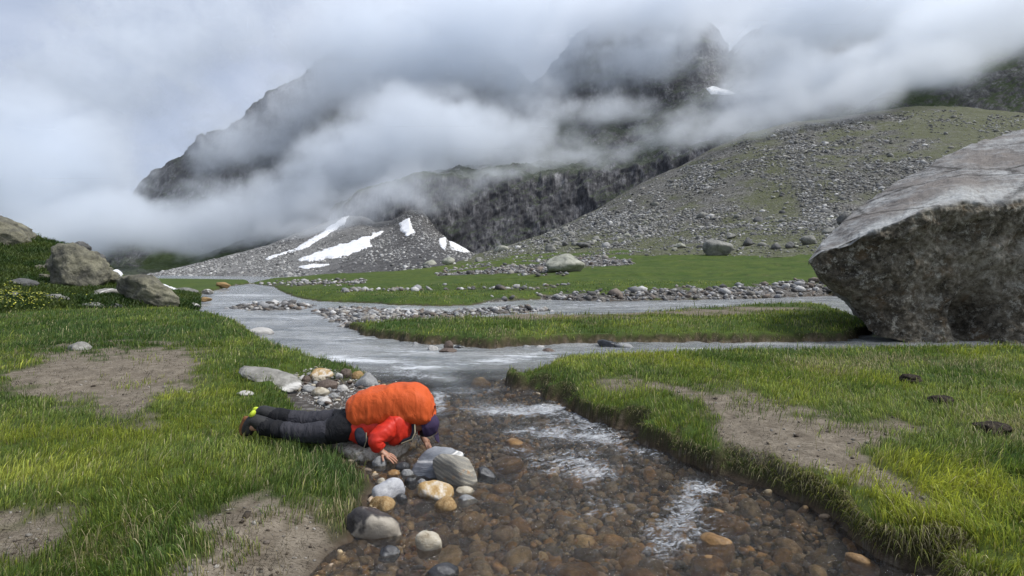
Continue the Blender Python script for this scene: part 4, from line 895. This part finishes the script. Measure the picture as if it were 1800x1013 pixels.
SX = np.gradient(H, axis=1) / np.gradient(X, axis=1); SY = (np.gradient(H, axis=0) - SX * np.gradient(X, axis=0)) / np.gradient(YY, axis=0)
r_ = np.random.default_rng(700)
N = 900000
v = r_.uniform(.030, .60, N); y = np.where(v > .129, (ZC - .22) / v, (ZC - .3 + 12 * WS) / (v + WS)); u = r_.uniform(-.98, .98, N); x = u * y
g = gsample(grass, x, y); st = gsample(steep, x, y); h0 = gsample(H, x, y) - wlev(y)
cl = fbm(x / .16, y / .16, oct=3, seed=701); cl2 = fbm(x / .9, y / .9, oct=3, seed=702)
mdv = gsample(mud, x, y)
pr = np.clip(g * 1.15 - .08, 0, 1) * np.clip(.62 + 1.5 * cl, .12, 1) + .22 * mdv * sstep(.10, .30, cl2 + .5 * cl) * (h0 > .1)
pr = pr * np.clip(y / 7.0, .22, 1)
pr = np.maximum(pr, .75 * sstep(.2, .5, st) * (y < 30) * np.maximum(sstep(.12, .2, h0), sstep(.05, .12, h0) * (u > .28)))
ok = (r_.uniform(0, 1, N) < pr) & (y < 60) & (h0 > .035)
x, y, v, st, cl, cl2, h0 = (q[ok] for q in (x, y, v, st, cl, cl2, h0)); n = len(x)
z = gsample(H, x, y) - .004
tn = np.clip(gsample(np.clip(tint, 0, 1.2), x, y) + .35 * r_.normal(0, 1, n) * .6 + .5 * cl2, 0, 1.1); dr = gsample(dry, x, y)
pxv = 900 + 1000 * x / y; pyv = HOR - 1000 * (z - ZC) / y
tall = .075 + .05 * np.clip(cl + .3, 0, 1) + .06 * np.exp(-((pxv - 1650) / 170) ** 2 - ((pyv - 870) / 90) ** 2) + .03 * np.exp(-((pxv - 600) / 80) ** 2 - ((pyv - 880) / 80) ** 2) + .025 * np.exp(-((pxv - 520) / 120) ** 2 - ((pyv - 810) / 50) ** 2)
h = .62 * tall * np.exp(r_.normal(0, .38, n)) * np.clip(y / 9, .9, 1.35)
w = np.maximum(.0038, .00080 * y) * r_.uniform(.55, 1.3, n)
wind = 2.2 * fbm(x / 1.7, y / 1.7, oct=2, seed=703) * 3.14 + .4
out_a = np.arctan2(-gsample(SY, x, y), -gsample(SX, x, y))
ang = np.where(st > .25, out_a + r_.normal(0, .5, n), wind + r_.normal(0, .9, n))
lean = np.where(st > .25, r_.uniform(.5, 1.0, n), np.clip(np.abs(r_.normal(.32, .25, n)) + .25 * np.exp(-((pxv - 1650) / 200) ** 2 - ((pyv - 860) / 110) ** 2), .05, .95))
droop = np.where(st > .25, r_.uniform(.5, 1.6, n), lean ** 2 * .55)
c0, c1, c2, c3 = (np.array(c) for c in ((.062, .110, .030), (.170, .225, .054), (.360, .380, .070), (.460, .400, .240)))
t = tn[:, None]; col = np.where(t < .5, lerp(c0, c1, t * 2), lerp(c1, c2, np.clip(t * 2 - 1, 0, 1.2)))
isdry = (r_.uniform(0, 1, n) < .09 + .40 * dr + .42 * (st > .25))[:, None]
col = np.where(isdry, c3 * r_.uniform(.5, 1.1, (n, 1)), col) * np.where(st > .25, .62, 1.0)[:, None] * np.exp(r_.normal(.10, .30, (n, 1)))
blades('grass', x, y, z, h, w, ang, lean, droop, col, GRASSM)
print('blades', n)
# grit and small clods on the bare silt
N = 9000; v = r_.uniform(.10, .56, N); y = (ZC - .22) / v; u = r_.uniform(-.95, .95, N); x = u * y
md_ = gsample(mud * land, x, y); ok = (r_.uniform(0, 1, N) < .5 * md_) & (y < 14); x, y = x[ok], y[ok]; s_ = np.exp(r_.normal(math.log(.016), .45, len(x)))
scatter('silt_grit', np.stack([x, y, gsample(H, x, y) + .1 * s_], -1), s_, pal(len(x), [(.12, .10, .08), (.20, .18, .15), (.07, .055, .04), (.26, .24, .21)]), tintmat('silt_grit', .9), 1, 13)
# long straw stalks, dry litter on the mud
N = 14000; v = r_.uniform(.10, .56, N); y = (ZC - .25) / v; u = r_.uniform(-.95, .95, N); x = u * y
g = gsample(land, x, y); dr = gsample(dry, x, y); md = gsample(mud, x, y)
ok = (r_.uniform(0, 1, N) < g * (.02 + .45 * dr * (1 - md))) & (y < 13.5); x, y = x[ok], y[ok]; n = len(x)
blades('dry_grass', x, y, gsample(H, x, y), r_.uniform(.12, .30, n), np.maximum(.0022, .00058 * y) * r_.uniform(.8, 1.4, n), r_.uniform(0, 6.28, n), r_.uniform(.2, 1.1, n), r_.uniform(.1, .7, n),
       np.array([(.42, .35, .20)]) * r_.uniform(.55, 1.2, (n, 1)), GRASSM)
N = 60000; v = r_.uniform(.10, .56, N); y = (ZC - .25) / v; u = r_.uniform(-.95, .95, N); x = u * y
md = gsample(mud * land, x, y); ok = (r_.uniform(0, 1, N) < .95 * md * np.clip(.35 + 2.5 * fbm(x / .3, y / .3, oct=3, seed=705), 0, 1) * np.clip(y / 6, .3, 1)); x, y = x[ok], y[ok]; n = len(x)
blades('dead_grass_litter', x, y, gsample(H, x, y) + .003, r_.uniform(.03, .09, n), np.maximum(.0018, .0005 * y), wind[:n] if n < len(wind) else r_.uniform(0, 6.28, n), r_.uniform(.8, 1.2, n), r_.uniform(.8, 1.0, n),
       np.array([(.06, .05, .036)]) * r_.uniform(.3, 2.4, (n, 1)), GRASSM)
# tussocks of the left hill and its yellow flowers
q = HILL[:222]; N = 60000; i = r_.integers(0, q.shape[0] - 1, N); j = r_.integers(100, q.shape[1] - 1, N)
p = q[i, j] + r_.uniform(0, 1, (N, 1)) * (q[i + 1, j] - q[i, j]) + r_.uniform(0, 1, (N, 1)) * (q[i, np.minimum(j + 1, q.shape[1] - 1)] - q[i, j])
f1 = fbm(p[:, 0] / 1.2, p[:, 1] / 1.2, oct=3, seed=710); tn = np.clip(.35 + 1.1 * f1 + .15 * r_.normal(0, 1, N), 0, 1)[:, None]
col = lerp(np.array([.035, .068, .018]), np.array([.120, .150, .042]), tn) * r_.uniform(.7, 1.3, (N, 1))
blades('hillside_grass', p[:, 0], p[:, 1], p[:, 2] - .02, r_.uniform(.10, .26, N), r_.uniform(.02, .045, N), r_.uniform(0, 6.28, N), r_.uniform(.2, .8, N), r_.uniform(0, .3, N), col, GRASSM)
N = 9000; qx, qy = px_of(p), py_of(p)
fl_ = np.where((r_.uniform(0, 1, len(p)) < (np.exp(-((qx - 20) / 75) ** 2 - ((qy - 528 - .08 * (qx - 20)) / 15) ** 2) * .20)))[0]
P2 = p[fl_] + np.array([0, 0, .16])
scatter('wild_flowers', P2, r_.uniform(.035, .07, len(P2)), pal(len(P2), [(.50, .50, .05), (.56, .55, .10), (.48, .52, .16)]), tintmat('wild_flowers'), 1, 11, flat=.35, label='yellow wild flowers spread over the foot of the left hill', cat='flowers')
# dung on the right bank
m, nt, out = newmat('dung'); oc = OBJ(nt); a = NOISE(nt, oc, 30, 6, .7); PRIN(nt, out, RAMP(nt, a, [(.35, (.012, .010, .008)), (.65, (.07, .055, .04))]), .9, BUMP(nt, a, .9, .03), .15)
for k, (a, b, w_, lab) in enumerate([(1600, 672, .26, 'dark dung heap on the right bank, farthest of the three'), (1654, 712, .24, 'dark dung heap on the right bank, middle of the three'), (1746, 763, .27, 'dark dung heap at the right edge of the photo, nearest of the three')]):
    p = pick(a, b); o = link('dung_heap', rock_mesh('dung_heap', (w_, w_ * .9, .11), 800 + k, 4, facets=0, low=.5, rough=.35, rs=3.5), m, label=lab, cat='dung'); o.location = (p.x, p.y, p.z + .045)
# ------------------------------------------------------------------ the hiker drinking from the stream
YP = 5.02
def J(px, py, dy=0.0): p = W(px, py, YP); return (p.x, p.y + dy, p.z)
def skin_mesh(name, verts, edges, rad, sub=2, root=0):
    me = bpy.data.meshes.new(name); me.from_pydata([tuple(v) for v in verts], edges, [])
    o = bpy.data.objects.new(name + '_rig', me); COL.objects.link(o)
    o.modifiers.new('skin', 'SKIN'); s = o.modifiers.new('sub', 'SUBSURF'); s.levels = sub; s.render_levels = sub
    if not me.skin_vertices:
        me.update()
    for i, r in enumerate(rad):
        d = me.skin_vertices[0].data[i]; d.radius = r if isinstance(r, (tuple, list)) else (r, r); d.use_root = (i == root); d.use_loose = False
    dg = bpy.context.evaluated_depsgraph_get(); dg.update()
    out = bpy.data.meshes.new_from_object(o.evaluated_get(dg))
    bpy.data.objects.remove(o); bpy.data.meshes.remove(me)
    out.name = name
    for p in out.polygons: p.use_smooth = True
    return out
def wrinkle(me, amp, sc, seed, stretch=(1, 1, 1)):
    n = len(me.vertices); co = np.empty(n * 3, np.float32); me.vertices.foreach_get('co', co); co = co.reshape(-1, 3)
    no = np.empty(n * 3, np.float32); me.vertices.foreach_get('normal', no); no = no.reshape(-1, 3)
    q = co / sc * np.array(stretch); d = fbm(q[:, 0], q[:, 1], q[:, 2], 3, seed=seed, ridged=True) - .42
    me.vertices.foreach_set('co', (co + no * (amp * d)[:, None]).ravel().astype(np.float32)); me.update()
    return me
class G:
    def __init__(s): s.v, s.e, s.r = [], [], []
    def chain(s, pts, start=None):
        prev = start
        for p, r in pts:
            s.v.append(p); s.r.append(r); i = len(s.v) - 1
            if prev is not None: s.e.append((prev, i))
            prev = i
        return prev
    def mesh(s, name, **k): return skin_mesh(name, s.v, s.e, s.r, **k)
pel, sp1, chest, nek = J(618, 745), J(655, 744), J(702, 748), J(733, 745)
headc = J(752, 746)
HIPR, KNR, ANR = J(604, 754, -.085), J(540, 757, -.09), J(470, 746, -.085)
HIPL, KNL, ANL = J(604, 744, .085), J(540, 744, .08), J(474, 736, .075)
SHR, ELR, WRR = J(694, 743, -.17), J(671, 757, -.27), J(681, 779, -.25)
SHL, ELL, WRL = J(716, 744, .18), J(742, 764, .24), J(738, 776, .14)
person = bpy.data.objects.new('person', None); COL.objects.link(person)
person.location = J(560, 775); person['label'] = 'person in red jacket and dark trousers lying prone with face down to the stream'; person['category'] = 'person'
def attach(name, me, mat, par=None):
    o = link(name, me, mat); o.parent = par or person
    o.matrix_parent_inverse = Matrix.Translation(-Vector(person.location)) if (par is None) else Matrix.Identity(4)
    return o
# body: one surface with hands and face
g = G()
i0 = g.chain([(pel, .10)]); i1 = g.chain([(sp1, .09), (chest, .10), (nek, .06)], i0)
ix = i1
hd = g.chain([(J(742, 746), .06), (headc, .085), (J(762, 750), .07)], i1)
g.chain([(J(752, 758), .06), (J(752, 765), .035)], len(g.v) - 2)          # face and chin, looking down
for hp, kn, an, ft in ((HIPR, KNR, ANR, J(446, 745, -.11)), (HIPL, KNL, ANL, J(452, 732, .10))):
    g.chain([(hp, .08), (kn, .055), (an, .04), (ft, .035)], i0)
def hand(g, wrist_i, wr, dirv, upv, side, s=1.0):
    d = Vector(dirv).normalized(); n = Vector(upv).normalized(); l = n.cross(d).normalized() * side
    w = Vector(wr)
    pm = g.chain([(tuple(w + d * .045 * s), (.030, .016))], wrist_i)
    for k, (off, ln) in enumerate(((-.031, .072), (-.011, .082), (.010, .078), (.029, .060))):
        b = w + d * (.085 - abs(off) * .25) * s + l * off * s
        f = (d + l * off * 2.2).normalized()
        g.chain([(tuple(b), .0105 * s), (tuple(b + f * ln * .45 * s - n * .004), .0092 * s), (tuple(b + f * ln * .8 * s - n * .014), .0085 * s), (tuple(b + f * ln * s - n * .022), .007 * s)], pm)
    tb = w + d * .03 * s - l * .034 * s
    tf = (d * .7 - l * .75).normalized()
    g.chain([(tuple(tb), .012 * s), (tuple(tb + tf * .032 * s - n * .006), .0105 * s), (tuple(tb + tf * .055 * s - n * .014), .0085 * s)], pm)
a = g.chain([(SHR, .052), (ELR, .040), (WRR, .028)], i1 - 1)
hand(g, a, WRR, (.9, -.15, -.38), (.35, -.35, .9), 1, 1.0)
a = g.chain([(SHL, .052), (ELL, .040), (WRL, .028)], i1 - 1)
hand(g, a, WRL, (.6, -.3, -.75), (.6, -.2, .7), -1, 1.0)
m, nt, out = newmat('skin'); oc = OBJ(nt)
PRIN(nt, out, MIX(nt, NOISE(nt, oc, 25, 4, .6), (.34, .17, .105), (.44, .24, .16)), .5, None, .4, **{'Subsurface Weight': .1, 'Subsurface Scale': .01})
attach('body', g.mesh('body', sub=2), m)
# trousers
g = G(); i0 = g.chain([(J(646, 745), .135)]); i1 = g.chain([(J(612, 747), .155)], i0)
for s, hp, kn, an in ((-1, HIPR, KNR, ANR), (1, HIPL, KNL, ANL)):
    hp2 = Vector(hp) + Vector((-.03, 0, 0)); m1 = (Vector(hp2) + Vector(kn)) / 2; m2 = (Vector(kn) + Vector(an)) / 2
    g.chain([(tuple(hp2), .120), (tuple(m1), .100), (kn, .084), (tuple(m2), .076), (tuple(Vector(an) + Vector((.02, 0, 0))), .082), (tuple(Vector(an) + Vector((-.045, 0, -.005))), .078)], i1)
tm = wrinkle(g.mesh('trousers', sub=3), .018, .11, 901, (1.3, .6, .6))
m, nt, out = newmat('trousers'); oc = OBJ(nt); sx = nd(nt, 'ShaderNodeSeparateXYZ', {'Vector': oc})
xk = lambda px_: J(px_, 745)[0]
n = NOISE(nt, oc, 18, 4, .6)
xw = M2(nt, 'ADD', sx.outputs[0], M2(nt, 'MULTIPLY', M2(nt, 'SUBTRACT', NOISE(nt, oc, 9, 2), .5), .05))
pan = M2(nt, 'MULTIPLY', M2(nt, 'GREATER_THAN', xw, xk(505)), M2(nt, 'LESS_THAN', xw, xk(583)))
PRIN(nt, out, MIX(nt, pan, (.014, .014, .016), (.042, .041, .048)), .8, BUMP(nt, NOISE(nt, SCALEV(nt, oc, (9, 4, 6), (0, R(30), 0)), 1.0, 5, .6, 1.2), .9, .05), .2)
attach('trousers', tm, m)
# jacket
g = G(); i0 = g.chain([(J(606, 748), .165)]); i1 = g.chain([(J(640, 748), .165), (J(690, 750), .175), (J(712, 750), .16), (J(737, 747), .10)], i0)
ch = i1 - 1
ua = lambda a, b: tuple((Vector(a) + Vector(b)) / 2)
g.chain([(SHR, .090), (ua(SHR, ELR), .082), (ELR, .072), (ua(ELR, WRR), .062), (tuple(Vector(WRR) + Vector((0, 0, .012))), .050)], ch)
g.chain([(SHL, .095), (ua(SHL, ELL), .082), (ELL, .072), (tuple(Vector(WRL) + Vector((0, 0, .01))), .05)], ch)
jm = wrinkle(g.mesh('jacket', sub=3), .024, .10, 905)
m, nt, out = newmat('red_shell'); oc = OBJ(nt); n = NOISE(nt, oc, 30, 5, .6)
PRIN(nt, out, MIX(nt, n, (.50, .022, .010), (.66, .036, .016)), .5, BUMP(nt, n, .25, .01), .35)
attach('jacket', jm, m)
# cap: crown towards +X, peak hanging down
def dome(c, ax, r, ry, n1=24, n2=14, lo=-.25):
    A = Vector(ax).normalized(); B = Vector((0, 1, 0)); C = A.cross(B).normalized(); V_ = []
    for i in range(n2 + 1):
        t = lo + (1 - lo) * i / n2; rr = math.sqrt(max(0, 1 - t * t)) if i < n2 else 0.0
        rr = rr if t > 0 else 1.0 + .03 * t
        for k in range(n1):
            a_ = 2 * math.pi * k / n1; q = (1 + .012 * math.cos(6 * a_)) * rr
            V_.append(tuple(Vector(c) + A * r * t + (B * math.cos(a_) * ry + C * math.sin(a_) * r) * q))
    return mesh_np('cap', V_, gridfaces(n2 + 1, n1, True))
m, nt, out = newmat('purple_cloth'); oc = OBJ(nt); n = NOISE(nt, oc, 40, 4)
PRIN(nt, out, MIX(nt, n, (.030, .020, .050), (.055, .038, .085)), .8, BUMP(nt, n, .3, .01), .2)
cap_o = attach('cap', wrinkle(dome(J(750, 746), (.93, 0, .16), .108, .098), .012, .06, 907), m)
pv_ = []
for i in range(9):
    t = i / 8
    for k in range(13):
        a_ = -1 + 2 * k / 12
        base = Vector(J(764.5, 757)); w_ = .088 * (1 - .35 * t * t)
        pv_.append(tuple(base + Vector((.028 - .016 * a_ * a_ + .012 * t, a_ * w_, -.02 - .085 * t * (1 - .35 * a_ * a_)))))
nv_ = len(pv_); thick = [tuple(Vector(p) + Vector((-.006, 0, .001))) for p in pv_]
fq = gridfaces(9, 13); bd = [(0, k) for k in range(13)] + [(i, 12) for i in range(1, 9)] + [(8, k) for k in range(11, -1, -1)] + [(i, 0) for i in range(7, 0, -1)]
bi = [i * 13 + k for i, k in bd]; sq = np.array([[bi[k], bi[(k + 1) % len(bi)], bi[(k + 1) % len(bi)] + nv_, bi[k] + nv_] for k in range(len(bi))])
pk = link('cap_peak', mesh_np('cap_peak', pv_ + thick, np.concatenate([fq, fq[:, ::-1] + nv_, sq])), m); pk.parent = cap_o
# hair at the nape
m, nt, out = newmat('hair'); PRIN(nt, out, (.012, .010, .009), .6)
attach('hair', skin_mesh('hair', [J(741, 751), J(748, 756), J(754, 759)], [(0, 1), (1, 2)], [.07, .075, .06], 2), m)
# boots with their soles turned to the left
mb, nt, out = newmat('black_boot'); oc = OBJ(nt); n = NOISE(nt, oc, 40, 4); PRIN(nt, out, MIX(nt, n, (.010, .010, .011), (.04, .038, .036)), .6, BUMP(nt, n, .4, .01), .35)
mo, nt, out = newmat('rust_sole'); oc = OBJ(nt); n = NOISE(nt, oc, 30, 4); PRIN(nt, out, MIX(nt, n, (.10, .045, .02), (.30, .12, .045)), .7, BUMP(nt, n, .5, .01))
ml, nt, out = newmat('lime_rubber'); oc = OBJ(nt); n = NOISE(nt, oc, 30, 4); PRIN(nt, out, MIX(nt, n, (.42, .52, .03), (.60, .70, .06)), .55, BUMP(nt, n, .3, .01))
for dy, an, pts, sm_ in ((-.085, ANR, [(462, 740), (450, 731), (444, 747), (442, 763)], mo), (.075, ANL, [(466, 733), (453, 723), (447, 737), (444, 751)], ml)):
    P_ = [J(a, b, dy) for a, b in pts]
    b_o = attach('boot', skin_mesh('boot', [tuple(Vector(an) + Vector((.085, 0, 0)))] + P_, [(0, 1), (1, 2), (2, 3), (3, 4)], [.074, .072, .060, .062, .050], 2), mb)
    off = Vector((-.034, 0, .004)); P2 = [Vector(P_[1]) + off + Vector((.0, 0, .018)), (Vector(P_[1]) + Vector(P_[2])) / 2 + off, Vector(P_[2]) + off * 1.05, Vector(P_[3]) + off]
    so = link('sole', skin_mesh('sole', [tuple(p) for p in P2], [(0, 1), (1, 2), (2, 3)], [(.030, .042), (.026, .04), (.028, .046), (.022, .038)], 2), sm_); so.parent = b_o
    if sm_ is mo:
        hc = link('heel_cap', skin_mesh('heel_cap', [J(449, 720, dy - .02), J(458, 725, dy - .02)], [(0, 1)], [.040, .042], 2), ml); hc.parent = b_o

# ------------------------------------------------------------------ the pack under its rain cover
secs = [(612, 701, 737, .10), (616, 697, 742, .15), (628, 688, 748, .18), (645, 683, 750, .19), (668, 678, 748, .195), (692, 675, 746, .2), (716, 672.5, 745, .2), (735, 675, 745, .195), (750, 684, 744, .18), (760, 700, 740, .14), (764.5, 714, 732, .07)]
S_ = np.array(secs, float); ss = np.linspace(0, len(S_) - 1, 120); kx = np.arange(len(S_))
sm1 = lambda c: np.interp(ss, kx, S_[:, c])
def smooth1(a, k=4):
    for _ in range(k): a = np.concatenate([a[:1], (a[:-2] + 2 * a[1:-1] + a[2:]) / 4, a[-1:]])
    return a
sx_, st_, sb_, sw_ = (smooth1(sm1(c)) for c in range(4))
ang = np.linspace(0, 2 * np.pi, 90, endpoint=False)
rows = []
for a, t_, b_, w_ in zip(sx_, st_, sb_, sw_):
    c = Vector(J(a, (t_ + b_) / 2)); hh = (b_ - t_) / 2 * YP / 1000
    ex = .72; q = np.sign(np.cos(ang)) * np.abs(np.cos(ang)) ** ex * w_; r2 = np.sign(np.sin(ang)) * np.abs(np.sin(ang)) ** ex * hh
    q = q * (1 - .12 * np.sin(ang))
    rows.append(np.stack([np.full(90, c.x), c.y + .02 + q, c.z + r2], 1))
PB = np.stack(rows)
n = normals_grid(PB); n[:, [0, -1]] = n[:, [1, -2]]; cen = PB.mean((0, 1)); n *= np.sign(((PB - cen) * n).sum(-1).mean())
x, y, z = (PB[..., k] for k in range(3)); low = sstep(.08, -.17, z - cen[2])
fold = fbm(x / .075 + 1.2 * fbm(x / .2, y / .2, z / .2, 2, seed=921), y / .3, z / .30, 3, seed=922, ridged=True) - .5
soft = fbm(x / .22, y / .22, z / .22, 3, seed=923)
crease = np.minimum(0, fbm((x * .8 + z * .5) / .16, y / .4, (z - x * .3) / .30, 2, seed=926, ridged=True) - .72) * 1.0
diag = fbm((x + z) / .09, y / .4, (x - z) / .35, 2, seed=924, ridged=True) - .5
PB = PB + n * ((.042 * fold * (.10 + .90 * low) * sstep(-.25, .25, fbm(x / .16, y / .5, z / .5, 2, seed=925)) + .013 * soft + .022 * crease))[..., None]
Vb = np.concatenate([PB.reshape(-1, 3), [PB[0].mean(0)], [PB[-1].mean(0)]]); k0 = len(Vb) - 2
jj = np.arange(90); t0 = np.stack([np.full(90, k0), jj, (jj + 1) % 90], 1); lr = (119) * 90; t1 = np.stack([np.full(90, k0 + 1), lr + (jj + 1) % 90, lr + jj], 1)
pack = bpy.data.objects.new('backpack', None); COL.objects.link(pack); pack.location = J(690, 748); pack['label'] = 'bulky backpack under a bright orange rain cover on the back of the prone person'; pack['category'] = 'backpack'
m, nt, out = newmat('orange_rain_cover'); oc = OBJ(nt); a = NOISE(nt, oc, 9, 5, .6); b = NOISE(nt, SCALEV(nt, oc, (14, 14, 5)), 1.0, 5, .6, 1.0)
PRIN(nt, out, MIX(nt, a, (.55, .082, .018), (.63, .112, .024)), .62, BUMP(nt, b, .5, .03), .25)
def attp(name, me, mat):
    o = link(name, me, mat); o.parent = pack; o.matrix_parent_inverse = Matrix.Translation(-Vector(pack.location)); return o
attp('rain_cover', mesh_np('rain_cover', Vb, [gridfaces(120, 90, True), np.concatenate([t0, t1])]), m)
m, nt, out = newmat('navy_webbing'); oc = OBJ(nt); n = NOISE(nt, oc, 60, 3); PRIN(nt, out, MIX(nt, n, (.010, .012, .022), (.03, .032, .045)), .8, BUMP(nt, n, .3, .01), .2)
attp('hip_belt', wrinkle(skin_mesh('hip_belt', [J(640, 744, -.15), J(643, 757, -.185), J(650, 770, -.17), J(655, 776, -.10)], [(0, 1), (1, 2), (2, 3)], [(.035, .022), (.055, .022), (.045, .022), (.025, .016)], 2), .01, .08, 931), m)
attp('shoulder_strap', skin_mesh('shoulder_strap', [J(731, 737, -.12), J(733, 750, -.16), J(729, 761, -.17), J(712, 768, -.16), J(690, 769, -.15)], [(0, 1), (1, 2), (2, 3), (3, 4)], [(.02, .012)] * 5, 2), m)
m, nt, out = newmat('sand_webbing'); PRIN(nt, out, (.30, .27, .18), .8)
attp('strap_piping', skin_mesh('strap_piping', [J(734, 738, -.15), J(736, 750, -.19), J(731, 761, -.20), J(712, 769, -.19)], [(0, 1), (1, 2), (2, 3)], [.006] * 4, 2), m)
attp('webbing_tail', skin_mesh('webbing_tail', [J(655, 748, -.22), J(656, 762, -.235), J(650, 777, -.22)], [(0, 1), (1, 2)], [.005] * 3, 2), m)
# ------------------------------------------------------------------ low cloud dragging over the mountain: one grid of drops
CB = [  # px, py, Y, rx px, rz px, depth m, weight
    (60, 300, 380, 220, 170, 70, 1.2), (150, 400, 360, 180, 66, 60, 1.3), (300, 398, 360, 180, 50, 50, 1.2), (440, 385, 350, 140, 46, 40, 1.0), (530, 350, 350, 130, 60, 40, .95), (400, 340, 360, 120, 46, 36, .6),
    (620, 300, 360, 130, 80, 45, 1.1), (600, 360, 330, 100, 36, 30, .6), (730, 240, 370, 170, 105, 50, 1.2), (870, 240, 360, 130, 90, 45, 1.15), (980, 275, 335, 130, 50, 34, .75), (780, 315, 325, 140, 32, 28, .6), (900, 300, 325, 110, 34, 26, .5),
    (680, 90, 420, 220, 130, 60, 1.2), (840, 50, 420, 170, 120, 60, 1.4), (1020, 30, 420, 150, 60, 50, 1.25), (1120, 105, 400, 84, 84, 34, 1.1), (1080, 205, 370, 110, 46, 30, .65), (960, 190, 380, 80, 54, 30, .7),
    (1200, 250, 320, 120, 36, 26, .75), (1330, 190, 300, 160, 56, 34, 1.15), (1440, 140, 300, 160, 70, 40, 1.3), (1570, 110, 290, 150, 70, 40, 1.25), (1330, 80, 360, 100, 90, 40, 1.2), (1700, 50, 280, 190, 62, 45, 1.25), (1680, 120, 270, 110, 40, 30, .5),
    (1840, 10, 280, 220, 66, 45, 1.3), (1500, 20, 330, 330, 80, 60, 1.5), (1220, -10, 400, 160, 64, 45, 1.4), (1120, 10, 440, 160, 60, 45, 1.3), (550, 160, 480, 140, 70, 34, .95), (480, 235, 470, 130, 76, 34, .85), (380, 268, 470, 95, 54, 30, .75), (1010, 125, 440, 80, 66, 26, .85), (1170, 60, 430, 60, 50, 24, .7), (900, 150, 430, 100, 80, 40, .9), (1240, 236, 270, 110, 34, 22, .9), (1340, 222, 214, 120, 34, 15, 1.05), (1440, 196, 212, 130, 42, 16, 1.2), (1540, 166, 210, 120, 44, 16, 1.2), (1640, 120, 210, 120, 50, 16, 1.1), (1740, 80, 214, 120, 50, 16, 1.0), (1390, 150, 220, 80, 36, 18, .8), (655, 350, 290, 120, 36, 20, 1.15), (560, 384, 290, 120, 34, 20, 1.0), (770, 322, 292, 110, 26, 18, .95), (900, 300, 290, 130, 22, 18, .7), (1060, 262, 290, 120, 20, 18, .7), (200, 150, 440, 260, 120, 50, .75), (330, 40, 460, 260, 90, 50, .8), (1240, 110, 400, 70, 60, 26, .4)]
X0, X1, Y0_, Y1_, Z0_, Z1_ = -460.0, 420.0, 188.0, 500.0, 5.0, 300.0
ng = bpy.data.node_groups.new('low_cloud_nodes', 'GeometryNodeTree')
ng.interface.new_socket('Geometry', in_out='INPUT', socket_type='NodeSocketGeometry')
ng.interface.new_socket('Geometry', in_out='OUTPUT', socket_type='NodeSocketGeometry')
gout = ng.nodes.new('NodeGroupOutput')
def VM(op, a, b=None):
    n = ng.nodes.new('ShaderNodeVectorMath'); n.operation = op
    for i, v in enumerate((a, b)):
        if v is None: continue
        if isinstance(v, bpy.types.NodeSocket): ng.links.new(v, n.inputs[i])
        else: n.inputs[i].default_value = v
    return n.outputs[1] if op in ('LENGTH', 'DOT_PRODUCT') else n.outputs[0]
pos = ng.nodes.new('GeometryNodeInputPosition').outputs[0]
wn = nd(ng, 'ShaderNodeTexNoise', {'Vector': pos, 'Scale': .016, 'Detail': 4.0, 'Roughness': .6})
warp = VM('MULTIPLY', VM('SUBTRACT', wn.outputs['Color'], (.5, .5, .5)), (95.0, 60.0, 62.0))
pw = VM('ADD', pos, warp)
S = None
for (bx, by, bY, rx, rz, dp, wgt) in CB:
    cpos = W(bx, by, bY)
    q = VM('MULTIPLY', VM('SUBTRACT', pw, tuple(cpos)), (1 / (rx * bY / 1000), 1 / dp, 1 / (rz * bY / 1000)))
    f = M2(ng, 'MULTIPLY', M2(ng, 'SUBTRACT', 1.0, VM('DOT_PRODUCT', q, q), clamp=True), wgt)
    S = f if S is None else M2(ng, 'ADD', S, f)
fn = nd(ng, 'ShaderNodeTexNoise', {'Vector': VM('MULTIPLY', pos, (1.0, 1.0, 1.5)), 'Scale': .022, 'Detail': 8.0, 'Roughness': .70, 'Distortion': .8}).outputs['Fac']
Sc = M2(ng, 'MINIMUM', S, 1.0)
den = M2(ng, 'ADD', Sc, M2(ng, 'MULTIPLY', M2(ng, 'SUBTRACT', fn, .5), 2.4))
fn2 = nd(ng, 'ShaderNodeTexNoise', {'Vector': pos, 'Scale': .075, 'Detail': 4.0, 'Roughness': .65, 'Distortion': 1.0}).outputs['Fac']
den = M2(ng, 'ADD', den, M2(ng, 'MULTIPLY', M2(ng, 'SUBTRACT', fn2, .5), 1.5))
den = M2(ng, 'SUBTRACT', den, .30, clamp=True)
den = M2(ng, 'ADD', M2(ng, 'MULTIPLY', den, M2(ng, 'MULTIPLY', Sc, 3.0, clamp=True)), M2(ng, 'MULTIPLY', Sc, .11))
vc = nd(ng, 'GeometryNodeVolumeCube', {'Density': den, 'Background': 0.0, 'Min': (X0, Y0_, Z0_), 'Max': (X1, Y1_, Z1_), 'Resolution X': 380, 'Resolution Y': 110, 'Resolution Z': 150})
sm = nd(ng, 'GeometryNodeSetMaterial', {'Geometry': vc.outputs[0]})
m, nt, out = newmat('low_cloud')
pv = nd(nt, 'ShaderNodeVolumePrincipled', {'Color': (.945, .97, 1.0), 'Density': 0.06, 'Anisotropy': 0.30, 'Density Attribute': 'density'})
nt.links.new(pv.outputs[0], out.inputs['Volume'])
sm.inputs['Material'].default_value = m
ng.links.new(sm.outputs[0], gout.inputs[0])
hull = mesh_np('low_cloud', [(a, b, c) for a in (X0, X1) for b in (Y0_, Y1_) for c in (Z0_, Z1_)],
               np.array([[0, 1, 3, 2], [4, 6, 7, 5], [0, 4, 5, 1], [2, 3, 7, 6], [0, 2, 6, 4], [1, 5, 7, 3]]), smooth=False)
hull.materials.append(m)
cloud_o = link('low_cloud', hull, None, kind='stuff', label='low grey cloud dragging across the cliffs and hiding the mountain top', cat='cloud')
mod = cloud_o.modifiers.new('drops', 'NODES'); mod.node_group = ng
